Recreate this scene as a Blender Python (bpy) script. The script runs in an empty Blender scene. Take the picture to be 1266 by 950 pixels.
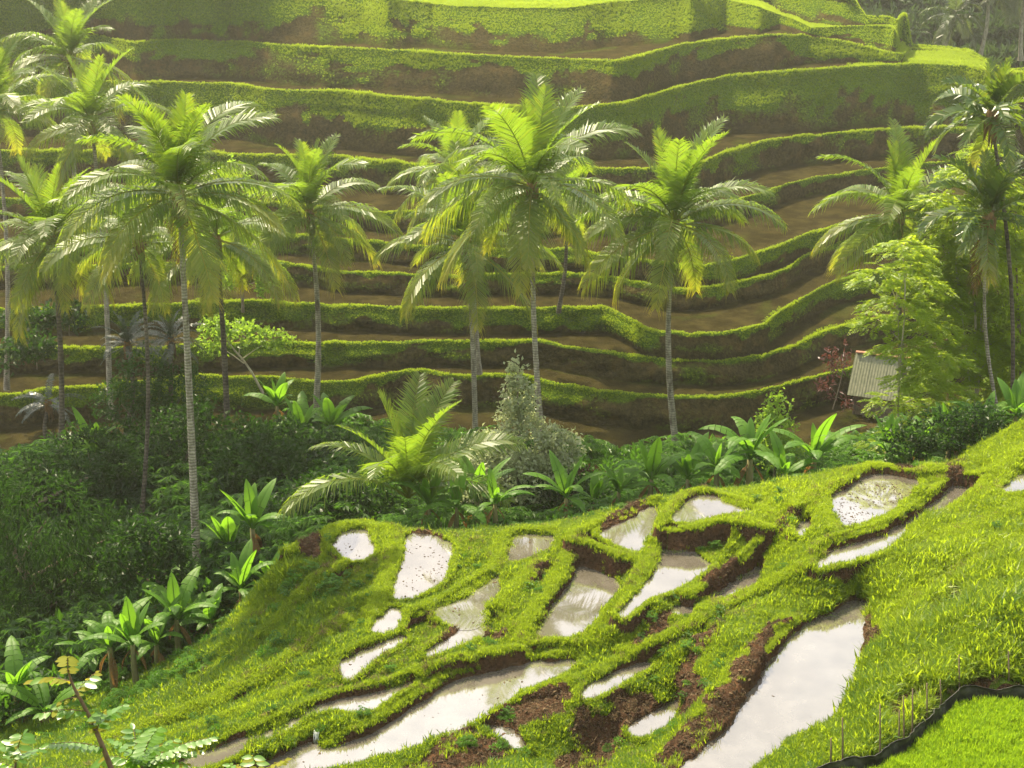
import bpy, bmesh, math, random
import numpy as np
from mathutils import Vector, Matrix

random.seed(7)
RNG = np.random.default_rng(11)
SC = bpy.context.scene
COL = SC.collection
PI = math.pi

# ---------------------------------------------------------------- camera
F, CX, CY = 1739.0, 633.0, 475.0
PITCH = math.atan(625.0 / F)
cam = bpy.data.cameras.new('camera')
cam.sensor_width = 36.0
cam.lens = 36.0 * F / 1266.0
cam.clip_start = 0.5
cam.clip_end = 2000.0
cam_o = bpy.data.objects.new('camera', cam)
COL.objects.link(cam_o)
cam_o.rotation_euler = (PI / 2 - PITCH, 0, 0)
SC.camera = cam_o

# ---------------------------------------------------------------- sky, sun, exposure
SUN_EL, SUN_AZ = math.radians(52), math.radians(-28)      # beyond the hill, to the left of the view
world = bpy.data.worlds.new("World")
SC.world = world
world.use_nodes = True
nt = world.node_tree
sky = nt.nodes.new('ShaderNodeTexSky')
sky.sky_type = 'NISHITA'
sky.sun_disc = False
sky.sun_elevation = SUN_EL
sky.sun_rotation = SUN_AZ
sky.air_density = 1.0
sky.dust_density = 6.0
sky.ozone_density = 1.0
_tc = nt.nodes.new('ShaderNodeTexCoord')
_cl = nt.nodes.new('ShaderNodeTexNoise'); _cl.inputs['Scale'].default_value = 2.6; _cl.inputs['Detail'].default_value = 5
nt.links.new(_tc.outputs['Generated'], _cl.inputs['Vector'])
_mr = nt.nodes.new('ShaderNodeMapRange'); _mr.inputs[1].default_value = .38; _mr.inputs[2].default_value = .66; _mr.inputs[4].default_value = .8
nt.links.new(_cl.outputs[0], _mr.inputs[0])
_mx = nt.nodes.new('ShaderNodeMix'); _mx.data_type = 'RGBA'; _mx.inputs[7].default_value = (16.5, 16.8, 17.2, 1)   # bright thin cloud
nt.links.new(_mr.outputs[0], _mx.inputs[0]); nt.links.new(sky.outputs[0], _mx.inputs[6])
nt.links.new(_mx.outputs[2], nt.nodes['Background'].inputs[0])
nt.nodes['Background'].inputs[1].default_value = 0.078
sun = bpy.data.lights.new('sun', 'SUN')
sun.energy = 5.0
sun.angle = math.radians(0.6)
sun.color = (1.0, 0.87, 0.62)
sun_o = bpy.data.objects.new('sun', sun)
COL.objects.link(sun_o)
sd = Vector((math.sin(SUN_AZ) * math.cos(SUN_EL), math.cos(SUN_AZ) * math.cos(SUN_EL), math.sin(SUN_EL)))
sun_o.rotation_euler = sd.to_track_quat('Z', 'Y').to_euler()
SC.view_settings.view_transform = 'Standard'
SC.view_settings.look = 'None'
SC.view_settings.exposure = 1.36
SC.view_settings.gamma = 1.0
SC.cycles.max_bounces = 7
SC.cycles.diffuse_bounces = 3
SC.cycles.glossy_bounces = 3
SC.cycles.transmission_bounces = 4
SC.cycles.volume_bounces = 1
SC.cycles.caustics_reflective = False
SC.cycles.caustics_refractive = False
SC.cycles.sample_clamp_indirect = 4.0

# ---------------------------------------------------------------- pixel rays -> real places
_cp, _sp = math.cos(PITCH), math.sin(PITCH)

def ray(px, py):
    px = np.asarray(px, float); py = np.asarray(py, float)
    return np.stack([px - CX, F * _cp + (CY - py) * _sp, -F * _sp + (CY - py) * _cp], -1)

def at_z(px, py, z):                      # the point on that ray at height z
    v = ray(px, py)
    return v * (np.asarray(z, float) / v[..., 2])[..., None]

def at_d(px, py, d):                      # the point on that ray d metres ahead
    v = ray(px, py)
    return v * (np.asarray(d, float) / v[..., 1])[..., None]

def to_px(p):
    x, y, z = p[..., 0], p[..., 1], p[..., 2]
    fwd = y * _cp - z * _sp
    up = y * _sp + z * _cp
    return CX + F * x / fwd, CY - F * up / fwd, fwd

# ---------------------------------------------------------------- noise
def _hash(ix, iy, s):
    h = (ix.astype(np.int64) * 374761393 + iy.astype(np.int64) * 668265263 + s * 982451653) & 0x7fffffff
    h = ((h ^ (h >> 13)) * 1274126177) & 0x7fffffff
    return ((h ^ (h >> 16)) & 0xffff) / 65535.0

def vnoise(x, y, s=0):
    x = np.asarray(x, float); y = np.asarray(y, float)
    ix, iy = np.floor(x), np.floor(y)
    fx, fy = x - ix, y - iy
    fx = fx * fx * (3 - 2 * fx); fy = fy * fy * (3 - 2 * fy)
    a, b = _hash(ix, iy, s), _hash(ix + 1, iy, s)
    c, d = _hash(ix, iy + 1, s), _hash(ix + 1, iy + 1, s)
    return (a * (1 - fx) + b * fx) * (1 - fy) + (c * (1 - fx) + d * fx) * fy

def fbm(x, y, s=0, o=4):                  # about -1 .. 1
    t, a, n = 0, 1.0, 0
    for k in range(o):
        t = t + a * (vnoise(x * 2 ** k, y * 2 ** k, s + k * 17) * 2 - 1); n += a; a *= .5
    return t / n * 1.5

# ---------------------------------------------------------------- object helpers
def mesh_np(name, v, faces, mats, attrs=None, smooth=False, fmat=None):
    """faces: int array (n,k) or a list of such arrays"""
    me = bpy.data.meshes.new(name)
    if not isinstance(faces, list): faces = [faces]
    faces = [np.asarray(f, np.int32) for f in faces if len(f)]
    lv = np.concatenate([f.ravel() for f in faces])
    ln = np.concatenate([np.full(len(f), f.shape[1], np.int32) for f in faces])
    me.vertices.add(len(v)); me.vertices.foreach_set('co', np.asarray(v, np.float32).ravel())
    me.loops.add(len(lv)); me.loops.foreach_set('vertex_index', lv)
    me.polygons.add(len(ln))
    me.polygons.foreach_set('loop_start', np.concatenate([[0], np.cumsum(ln)[:-1]]).astype(np.int32))
    me.polygons.foreach_set('loop_total', ln)
    for m in (mats if isinstance(mats, (list, tuple)) else [mats]): me.materials.append(m)
    if fmat is not None: me.polygons.foreach_set('material_index', np.asarray(fmat, np.int32))
    for k, a in (attrs or {}).items():
        at = me.attributes.new(k, 'FLOAT', 'POINT'); at.data.foreach_set('value', np.asarray(a, np.float32))
    me.polygons.foreach_set('use_smooth', np.full(len(ln), bool(smooth)))
    me.update(calc_edges=True)
    return me

def obj(name, me, parent=None, **props):
    o = bpy.data.objects.new(name, me)
    COL.objects.link(o)
    if parent is not None: o.parent = parent
    for k, v in props.items(): o[k] = v
    return o

def thing(name, label, cat, loc, rz=0.0, group=None, scale=1.0):
    o = bpy.data.objects.new(name, None)
    COL.objects.link(o)
    o.empty_display_size = .3
    o.location = loc; o.rotation_euler = (0, 0, rz); o.scale = (scale,) * 3
    o['label'] = label; o['category'] = cat
    if group: o['group'] = group
    return o

def grid_faces(nr, nc):
    i = np.arange(nr - 1)[:, None] * nc + np.arange(nc - 1)[None, :]
    return np.stack([i, i + 1, i + nc + 1, i + nc], -1).reshape(-1, 4)

class Geo:
    """collects tubes, blades and boxes into one mesh"""
    def __init__(s): s.v, s.q, s.t, s.n = [], [], [], 0
    def add(s, v, q=None, t=None):
        v = np.asarray(v, float)
        if q is not None and len(q): s.q.append(np.asarray(q) + s.n)
        if t is not None and len(t): s.t.append(np.asarray(t) + s.n)
        s.v.append(v); s.n += len(v)
    def tube(s, pts, rad, n=8, cap=True):
        pts = np.asarray(pts, float); m = len(pts)
        rad = np.broadcast_to(np.asarray(rad, float), (m,))
        tan = np.gradient(pts, axis=0); tan /= np.linalg.norm(tan, axis=1)[:, None] + 1e-9
        ref = np.array([0, 0, 1.0]) if abs(tan[:, 2]).mean() < .8 else np.array([1.0, 0, 0])
        a = np.cross(tan, ref); a /= np.linalg.norm(a, axis=1)[:, None] + 1e-9
        b = np.cross(tan, a)
        th = np.arange(n) / n * 2 * PI
        v = pts[:, None] + rad[:, None, None] * (np.cos(th)[None, :, None] * a[:, None] + np.sin(th)[None, :, None] * b[:, None])
        i = np.arange(m - 1)[:, None] * n + np.arange(n)[None]
        j = np.arange(m - 1)[:, None] * n + (np.arange(n)[None] + 1) % n
        q = np.stack([i, j, j + n, i + n], -1).reshape(-1, 4)
        vv = v.reshape(-1, 3)
        t = []
        if cap:
            vv = np.concatenate([vv, pts[-1:]]); k = m * n
            t = [((m - 1) * n + a_, (m - 1) * n + (a_ + 1) % n, k) for a_ in range(n)]
        s.add(vv, q, t)
    def box(s, c, size, rot=None):
        x, y, z = np.asarray(size) / 2
        v = np.array([(-x, -y, -z), (x, -y, -z), (x, y, -z), (-x, y, -z), (-x, -y, z), (x, -y, z), (x, y, z), (-x, y, z)])
        if rot is not None: v = v @ np.asarray(rot).T
        s.add(v + np.asarray(c), [(0, 3, 2, 1), (4, 5, 6, 7), (0, 1, 5, 4), (1, 2, 6, 5), (2, 3, 7, 6), (3, 0, 4, 7)])
    def mesh(s, name, mat, smooth=True, attrs=None):
        fs = []
        if s.q: fs.append(np.concatenate(s.q))
        if s.t: fs.append(np.concatenate(s.t))
        return mesh_np(name, np.concatenate(s.v), fs, mat, attrs, smooth)

# ---------------------------------------------------------------- materials
def new_mat(name):
    m = bpy.data.materials.new(name); m.use_nodes = True
    nt = m.node_tree
    for n in list(nt.nodes):
        if n.type != 'OUTPUT_MATERIAL': nt.nodes.remove(n)
    return m, nt, next(n for n in nt.nodes if n.type == 'OUTPUT_MATERIAL')

def N(nt, t, **kw):
    n = nt.nodes.new(t)
    for k, v in kw.items():
        if k.startswith('i_'): n.inputs[k[2:].replace('_', ' ')].default_value = v
        else: setattr(n, k, v)
    return n

def rgba(c): return (c[0], c[1], c[2], 1.0)

def mixc(nt, fac, a, b):
    m = N(nt, 'ShaderNodeMix', data_type='RGBA')
    for s, v in ((m.inputs[0], fac), (m.inputs[6], a), (m.inputs[7], b)):
        if isinstance(v, bpy.types.NodeSocket): nt.links.new(v, s)
        elif isinstance(v, (int, float)): s.default_value = v
        else: s.default_value = rgba(v)
    return m.outputs[2]

def ramp(nt, src, lo, hi):
    r = N(nt, 'ShaderNodeMapRange'); nt.links.new(src, r.inputs[0])
    r.inputs[1].default_value = lo; r.inputs[2].default_value = hi
    return r.outputs[0]

def noise(nt, scale, detail=4, rough=.55, vec=None):
    n = N(nt, 'ShaderNodeTexNoise'); n.inputs['Scale'].default_value = scale
    n.inputs['Detail'].default_value = detail; n.inputs['Roughness'].default_value = rough
    if vec is not None: nt.links.new(vec, n.inputs['Vector'])
    return n.outputs[0]

def attr(nt, name, kind='GEOMETRY'):
    a = N(nt, 'ShaderNodeAttribute', attribute_name=name, attribute_type=kind)
    return a.outputs['Fac']

def geo_pos(nt): return N(nt, 'ShaderNodeNewGeometry').outputs['Position']

def principled(nt, out, col, rough=.7, spec=.3, normal=None):
    p = N(nt, 'ShaderNodeBsdfPrincipled')
    if isinstance(col, bpy.types.NodeSocket): nt.links.new(col, p.inputs['Base Color'])
    else: p.inputs['Base Color'].default_value = rgba(col)
    if isinstance(rough, bpy.types.NodeSocket): nt.links.new(rough, p.inputs['Roughness'])
    else: p.inputs['Roughness'].default_value = rough
    p.inputs['Specular IOR Level'].default_value = spec
    if normal is not None: nt.links.new(normal, p.inputs['Normal'])
    if out is not None: nt.links.new(p.outputs[0], out.inputs[0])
    return p

def bump(nt, h, strength=.5, dist=.05):
    b = N(nt, 'ShaderNodeBump'); b.inputs['Strength'].default_value = strength; b.inputs['Distance'].default_value = dist
    nt.links.new(h, b.inputs['Height']); return b.outputs[0]

def leaf_mat(name, c1, c2, tcol, mix=.42, rough=.42, spec=.35, src='random', nscale=1.3, yellow=None):
    """leaf: glossy top coat plus light coming through; colour varies per instance / object and by noise"""
    m, nt, out = new_mat(name)
    if src == 'tint':
        f = attr(nt, 'tint', 'INSTANCER')
    else:
        f = N(nt, 'ShaderNodeObjectInfo').outputs['Random']
        nz = noise(nt, nscale, 2, .5, geo_pos(nt))
        mm = N(nt, 'ShaderNodeMath', operation='MULTIPLY_ADD'); nt.links.new(f, mm.inputs[0]); mm.inputs[1].default_value = .35
        nt.links.new(ramp(nt, nz, .3, .7), mm.inputs[2])
        m3 = N(nt, 'ShaderNodeMath', operation='MULTIPLY'); nt.links.new(mm.outputs[0], m3.inputs[0]); m3.inputs[1].default_value = .75
        f = m3.outputs[0]
    col = mixc(nt, f, c1, c2)
    tc = mixc(nt, f, [x * .85 for x in tcol], tcol)
    if yellow is not None:
        y = attr(nt, 'yel')
        col = mixc(nt, y, col, yellow); tc = mixc(nt, y, tc, [min(1, v * 1.9) for v in yellow])
    p = principled(nt, None, col, rough, spec)
    t = N(nt, 'ShaderNodeBsdfTranslucent'); nt.links.new(tc, t.inputs[0])
    mx = N(nt, 'ShaderNodeMixShader'); mx.inputs[0].default_value = mix
    nt.links.new(p.outputs[0], mx.inputs[1]); nt.links.new(t.outputs[0], mx.inputs[2])
    nt.links.new(mx.outputs[0], out.inputs[0])
    return m

def earth_mat(name, soil1, soil2, grass1, grass2, mud, nsc=1.0):
    """ground: brown earth, grass where attribute 'grass', wet mud where attribute 'mud'"""
    m, nt, out = new_mat(name)
    pos = geo_pos(nt)
    n1 = noise(nt, 1.1 * nsc, 6, .62, pos); n2 = noise(nt, 7 * nsc, 5, .65, pos); n3 = noise(nt, 26 * nsc, 3, .6, pos)
    soil = mixc(nt, ramp(nt, n2, .34, .68), soil1, soil2)
    soil = mixc(nt, ramp(nt, n1, .52, .75), soil, [soil2[0] * 1.25, soil2[1] * 1.1, soil2[2] * .95])
    gr = mixc(nt, ramp(nt, n2, .3, .7), grass1, grass2)
    gf = attr(nt, 'grass')
    ad = N(nt, 'ShaderNodeMath', operation='MULTIPLY_ADD'); nt.links.new(n2, ad.inputs[0]); ad.inputs[1].default_value = .7
    nt.links.new(gf, ad.inputs[2])
    col = mixc(nt, ramp(nt, ad.outputs[0], .72, .98), soil, gr)
    md = attr(nt, 'mud')
    mc = mixc(nt, ramp(nt, n1, .40, .62), mud, [mud[0] * 2.3, mud[1] * 2.3, mud[2] * 2.2])
    col = mixc(nt, md, col, mc)
    rg = N(nt, 'ShaderNodeMapRange'); nt.links.new(md, rg.inputs[0]); rg.inputs[3].default_value = .92; rg.inputs[4].default_value = .9
    h = N(nt, 'ShaderNodeMath', operation='MULTIPLY_ADD'); nt.links.new(n3, h.inputs[0]); h.inputs[1].default_value = .4; nt.links.new(n2, h.inputs[2])
    principled(nt, out, col, rg.outputs[0], .0, bump(nt, h.outputs[0], 1.0, .16 / nsc))
    return m

M_HILL = earth_mat('terrace_earth', (.030, .026, .010), (.088, .070, .027), (.045, .085, .008), (.10, .16, .014), (.019, .016, .0055), .55)
M_GROUND = earth_mat('paddy_earth', (.030, .017, .010), (.105, .060, .035), (.05, .085, .010), (.10, .15, .02), (.07, .045, .027), 1.3)
M_GRASS = leaf_mat('grass_blade', (.032, .095, .008), (.23, .29, .012), (.46, .60, .02), .52, .45, .3, src='tint')
M_RICE = leaf_mat('rice_blade', (.12, .23, .012), (.21, .31, .014), (.46, .66, .02), .5, .42, .3, src='tint')
M_STRAW = leaf_mat('clod', (.040, .027, .016), (.19, .13, .068), (.05, .03, .01), .05, .9, .1, src='tint')

def water_mat():
    m, nt, out = new_mat('paddy_water')
    pos = geo_pos(nt)
    n1 = noise(nt, 1.2, 3, .5, pos); n2 = noise(nt, 9, 3, .5, pos)
    h = N(nt, 'ShaderNodeMath', operation='MULTIPLY_ADD'); nt.links.new(n2, h.inputs[0]); h.inputs[1].default_value = .12; nt.links.new(n1, h.inputs[2])
    col = mixc(nt, ramp(nt, noise(nt, .8, 5, .6, pos), .35, .7), (.075, .066, .048), (.125, .112, .09))
    p = principled(nt, out, col, .05, .5, bump(nt, h.outputs[0], .07, .05))
    p.inputs['IOR'].default_value = 1.36
    p.inputs['Coat Weight'].default_value = 1.0
    p.inputs['Coat IOR'].default_value = 2.1
    p.inputs['Coat Roughness'].default_value = .03
    return m
M_WATER = water_mat()

# ---------------------------------------------------------------- scattering (grass, clods, undergrowth: stuff)
def scatter(name, pts, rot, scale, tint, idx, sources, **props):
    me = bpy.data.meshes.new(name)
    me.vertices.add(len(pts)); me.vertices.foreach_set('co', np.asarray(pts, np.float32).ravel())
    me.attributes.new('rot', 'FLOAT_VECTOR', 'POINT').data.foreach_set('vector', np.asarray(rot, np.float32).ravel())
    me.attributes.new('scl', 'FLOAT_VECTOR', 'POINT').data.foreach_set('vector', np.asarray(scale, np.float32).ravel())
    me.attributes.new('tint', 'FLOAT', 'POINT').data.foreach_set('value', np.asarray(tint, np.float32))
    me.attributes.new('idx', 'INT', 'POINT').data.foreach_set('value', np.asarray(idx, np.int32))
    o = obj(name, me, kind='stuff', **props)
    g = bpy.data.node_groups.new(name, 'GeometryNodeTree')
    g.interface.new_socket('Geometry', in_out='INPUT', socket_type='NodeSocketGeometry')
    g.interface.new_socket('Geometry', in_out='OUTPUT', socket_type='NodeSocketGeometry')
    L = g.links.new
    gi, go = g.nodes.new('NodeGroupInput'), g.nodes.new('NodeGroupOutput')
    ip = g.nodes.new('GeometryNodeInstanceOnPoints'); ip.inputs['Pick Instance'].default_value = True
    jn = g.nodes.new('GeometryNodeGeometryToInstance')
    for s in reversed(sources):
        oi = g.nodes.new('GeometryNodeObjectInfo'); oi.inputs[0].default_value = s
        L(oi.outputs['Geometry'], jn.inputs[0])
    def na(n, t):
        a = g.nodes.new('GeometryNodeInputNamedAttribute'); a.data_type = t; a.inputs[0].default_value = n
        return next(s for s in a.outputs if s.enabled and s.name == 'Attribute')
    e = g.nodes.new('FunctionNodeEulerToRotation'); L(na('rot', 'FLOAT_VECTOR'), e.inputs[0])
    L(e.outputs[0], ip.inputs['Rotation']); L(na('scl', 'FLOAT_VECTOR'), ip.inputs['Scale']); L(na('idx', 'INT'), ip.inputs['Instance Index'])
    L(gi.outputs[0], ip.inputs['Points']); L(jn.outputs[0], ip.inputs['Instance']); L(ip.outputs[0], go.inputs[0])
    o.modifiers.new('scatter', 'NODES').node_group = g
    return o

def source(name, me): return bpy.data.objects.new(name, me)

def tuft(name, mat, nb, spread, lean, width, seed, hvar=.45):
    r = np.random.default_rng(seed); G = Geo()
    for _ in range(nb):
        a = r.uniform(0, 2 * PI); rr = spread * math.sqrt(r.uniform()); b = np.array([rr * math.cos(a), rr * math.sin(a), -.05])
        h = 1 - hvar * r.uniform(); az = r.uniform(0, 2 * PI); ln = lean * r.uniform(.3, 1.2)
        d = np.array([math.cos(az), math.sin(az), 0]); s = np.array([-d[1], d[0], 0]) * width * r.uniform(.7, 1.2)
        m = b + d * ln * .3 * h + np.array([0, 0, .6 * h]); e = b + d * ln * h + np.array([0, 0, h * (1 - .25 * ln)])
        G.add([b - s, b + s, m + s * .8, m - s * .8, e], [(0, 1, 2, 3)], [(3, 2, 4)])
    return source(name, G.mesh(name, mat, False))

TUFTS = [tuft('grass_tuft', M_GRASS, 12, .5, .55, .055, 3 + k) for k in range(4)]
LONG = [tuft('long_grass_tuft', M_GRASS, 14, .42, .75, .028, 40 + k, .5) for k in range(2)]
RICE = [tuft('rice_tuft', M_RICE, 12, .32, .35, .035, 20 + k, .3) for k in range(3)]

# ================================================================ THE FAR HILLSIDE
# each lip of a terrace is level; where it is seen, from left to right (u = photo column)
def curve(pts):
    xs, ys = zip(*pts); xs = np.array(xs, float); ys = np.array(ys, float)
    def f(u):
        y = np.interp(u, xs, ys)
        return y
    return f
LIPS = [
    # z, lip line, share of the riser that is grassed, riser slant
    (-36.7, [(-600, 575), (0, 575), (200, 560), (450, 548), (600, 548), (695, 552), (722, 557), (755, 562), (790, 566), (850, 569), (930, 574), (974, 572), (1011, 562), (1044, 547), (1077, 537), (1140, 520), (1266, 500), (1800, 470)], [(0, .9), (1800, .9)]),
    (-34.6, [(-600, 490), (0, 492), (60, 487), (130, 478), (250, 469), (317, 470), (367, 472), (422, 476), (465, 470), (505, 462), (532, 462), (565, 469), (622, 467), (655, 470), (682, 479), (705, 480), (739, 487), (789, 491), (844, 494), (877, 495), (911, 490), (961, 482), (994, 472), (1021, 465), (1070, 455), (1266, 430), (1800, 410)], [(0, .2), (240, .7), (420, .55), (480, .1), (640, .12), (670, .65), (760, .45), (800, .15), (1266, .15)]),
    (-33.0, [(-600, 440), (0, 436), (60, 434), (200, 434), (310, 427), (422, 428), (472, 427), (549, 424), (595, 425), (655, 425), (689, 430), (722, 436), (762, 441), (799, 445), (844, 448), (894, 450), (944, 444), (977, 432), (1011, 417), (1044, 407), (1074, 399), (1266, 375), (1800, 350)], [(0, .6), (300, .9), (440, .75), (500, .25), (700, .12), (1266, .12)]),
    (-31.3, [(-600, 385), (0, 386), (200, 380), (310, 375), (360, 378), (422, 381), (480, 383), (560, 385), (640, 384), (745, 384), (775, 396), (800, 410), (850, 418), (894, 416), (944, 405), (970, 385), (1040, 350), (1100, 335), (1266, 318), (1800, 300)], [(0, .8), (360, .8), (500, .75), (740, .8), (790, .7), (830, .12), (940, .2), (965, .75), (1060, .8), (1266, .5)]),
    (-29.9, [(-600, 340), (100, 332), (345, 326), (420, 338), (470, 340), (560, 344), (690, 340), (760, 345), (810, 358), (850, 362), (894, 355), (944, 344), (970, 334), (1000, 314), (1040, 300), (1266, 268), (1800, 250)], [(0, .5), (480, .12), (820, .15), (960, .3), (1100, .3)]),
    (-28.5, [(-600, 305), (100, 300), (350, 292), (470, 302), (560, 310), (700, 312), (800, 326), (870, 332), (920, 322), (944, 315), (977, 302), (1010, 290), (1040, 283), (1266, 240), (1800, 225)], [(0, .5), (600, .3), (850, .4), (890, .85), (1040, .8), (1266, .4)]),
    (-27.1, [(-600, 258), (200, 245), (420, 258), (470, 265), (525, 265), (620, 268), (700, 270), (800, 268), (870, 260), (947, 240), (977, 230), (1011, 222), (1040, 218), (1266, 190), (1800, 180)], [(0, .4), (500, .3), (800, .25), (1266, .25)]),
    (-24.6, [(-600, 195), (200, 188), (440, 198), (500, 205), (600, 210), (700, 212), (800, 212), (864, 206), (894, 193), (944, 178), (1011, 168), (1077, 163), (1144, 160), (1220, 160), (1320, 190), (1500, 260), (1800, 300)], [(0, .5), (430, .5), (700, .25), (1266, .2)]),
    (((440, -19.7), (640, -20.2), (700, -20.3), (850, -19.8), (1000, -18.9)), [(-600, 100), (150, 103), (280, 106), (330, 113), (420, 116), (480, 122), (560, 130), (640, 135), (700, 136), (770, 130), (800, 121), (844, 110), (899, 97), (984, 90), (1077, 83), (1130, 81), (1165, 83), (1200, 84), (1232, 90), (1240, 97), (1290, 120), (1500, 250), (1800, 290)], [(0, .6), (430, .7), (560, .8), (760, .6), (850, .7), (900, .72), (1266, .75)]),
    (((440, -16.3), (700, -16.9), (850, -16.5), (960, -15.9), (1000, -16.3), (1060, -17.2), (1117, -18.1), (1123, -18.87)), [(-600, 45), (120, 45), (160, 55), (213, 52), (283, 52), (333, 57), (400, 62), (440, 62), (555, 69), (640, 74), (700, 76), (755, 78), (790, 72), (822, 62), (844, 57), (900, 50), (959, 45), (1000, 45), (1060, 57), (1110, 68), (1117, 69), (1123, 60), (1160, 61), (1190, 66), (1215, 76), (1236, 89), (1245, 98), (1290, 119), (1500, 249), (1800, 289)], [(0, .5), (300, .35), (440, .5), (560, .45), (850, .3), (960, .15), (990, .9), (1266, .9)]),
    (((300, -11.0), (480, -11.7), (525, -12.9), (700, -13.1), (850, -12.55), (930, -13.6), (960, -14.7), (1000, -15.6), (1117, -15.6), (1123, -18.85)), [(-600, -14), (200, -14), (450, -10), (500, 2), (530, 8), (560, 10), (640, 12), (700, 12), (760, 5), (840, 0), (900, 2), (960, 20), (1000, 37), (1045, 35), (1100, 34), (1112, 36), (1117, 40), (1123, 59.8), (1160, 60.8), (1190, 65.8), (1215, 75.8), (1236, 88.5), (1245, 97.5), (1290, 118), (1500, 248), (1800, 288)], [(0, .95), (1266, .98)]),
    (((440, -9.0), (560, -10.6), (700, -10.8), (850, -10.6), (960, -12.8), (1040, -13.4), (1060, -13.9), (1074, -14.9), (1117, -15.4), (1123, -18.83)), [(-600, -50), (440, -50), (560, -32), (840, -30), (960, -10), (1040, 5), (1060, 11), (1074, 24), (1100, 26), (1117, 34), (1123, 59.6), (1160, 60.6), (1190, 65.6), (1215, 75.6), (1236, 88.2), (1245, 97.2), (1290, 117), (1500, 247), (1800, 287)], [(0, .8), (1266, .9)]),
    (((440, -7.5), (850, -7.5), (1000, -10.5), (1040, -11.8), (1058, -12.8), (1076, -14.8), (1117, -15.2), (1123, -18.81)), [(-600, -80), (900, -80), (1000, -40), (1040, -6), (1058, 2), (1076, 22), (1100, 24), (1117, 33), (1123, 59.4), (1160, 60.4), (1190, 65.4), (1215, 75.4), (1236, 88), (1245, 97), (1290, 116), (1500, 246), (1800, 286)], [(0, .7), (1266, .9)]),
]
HU = np.concatenate([np.arange(-600, -40, 16), np.arange(-40, 1310, 3.2), np.arange(1310, 1801, 16)])
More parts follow.
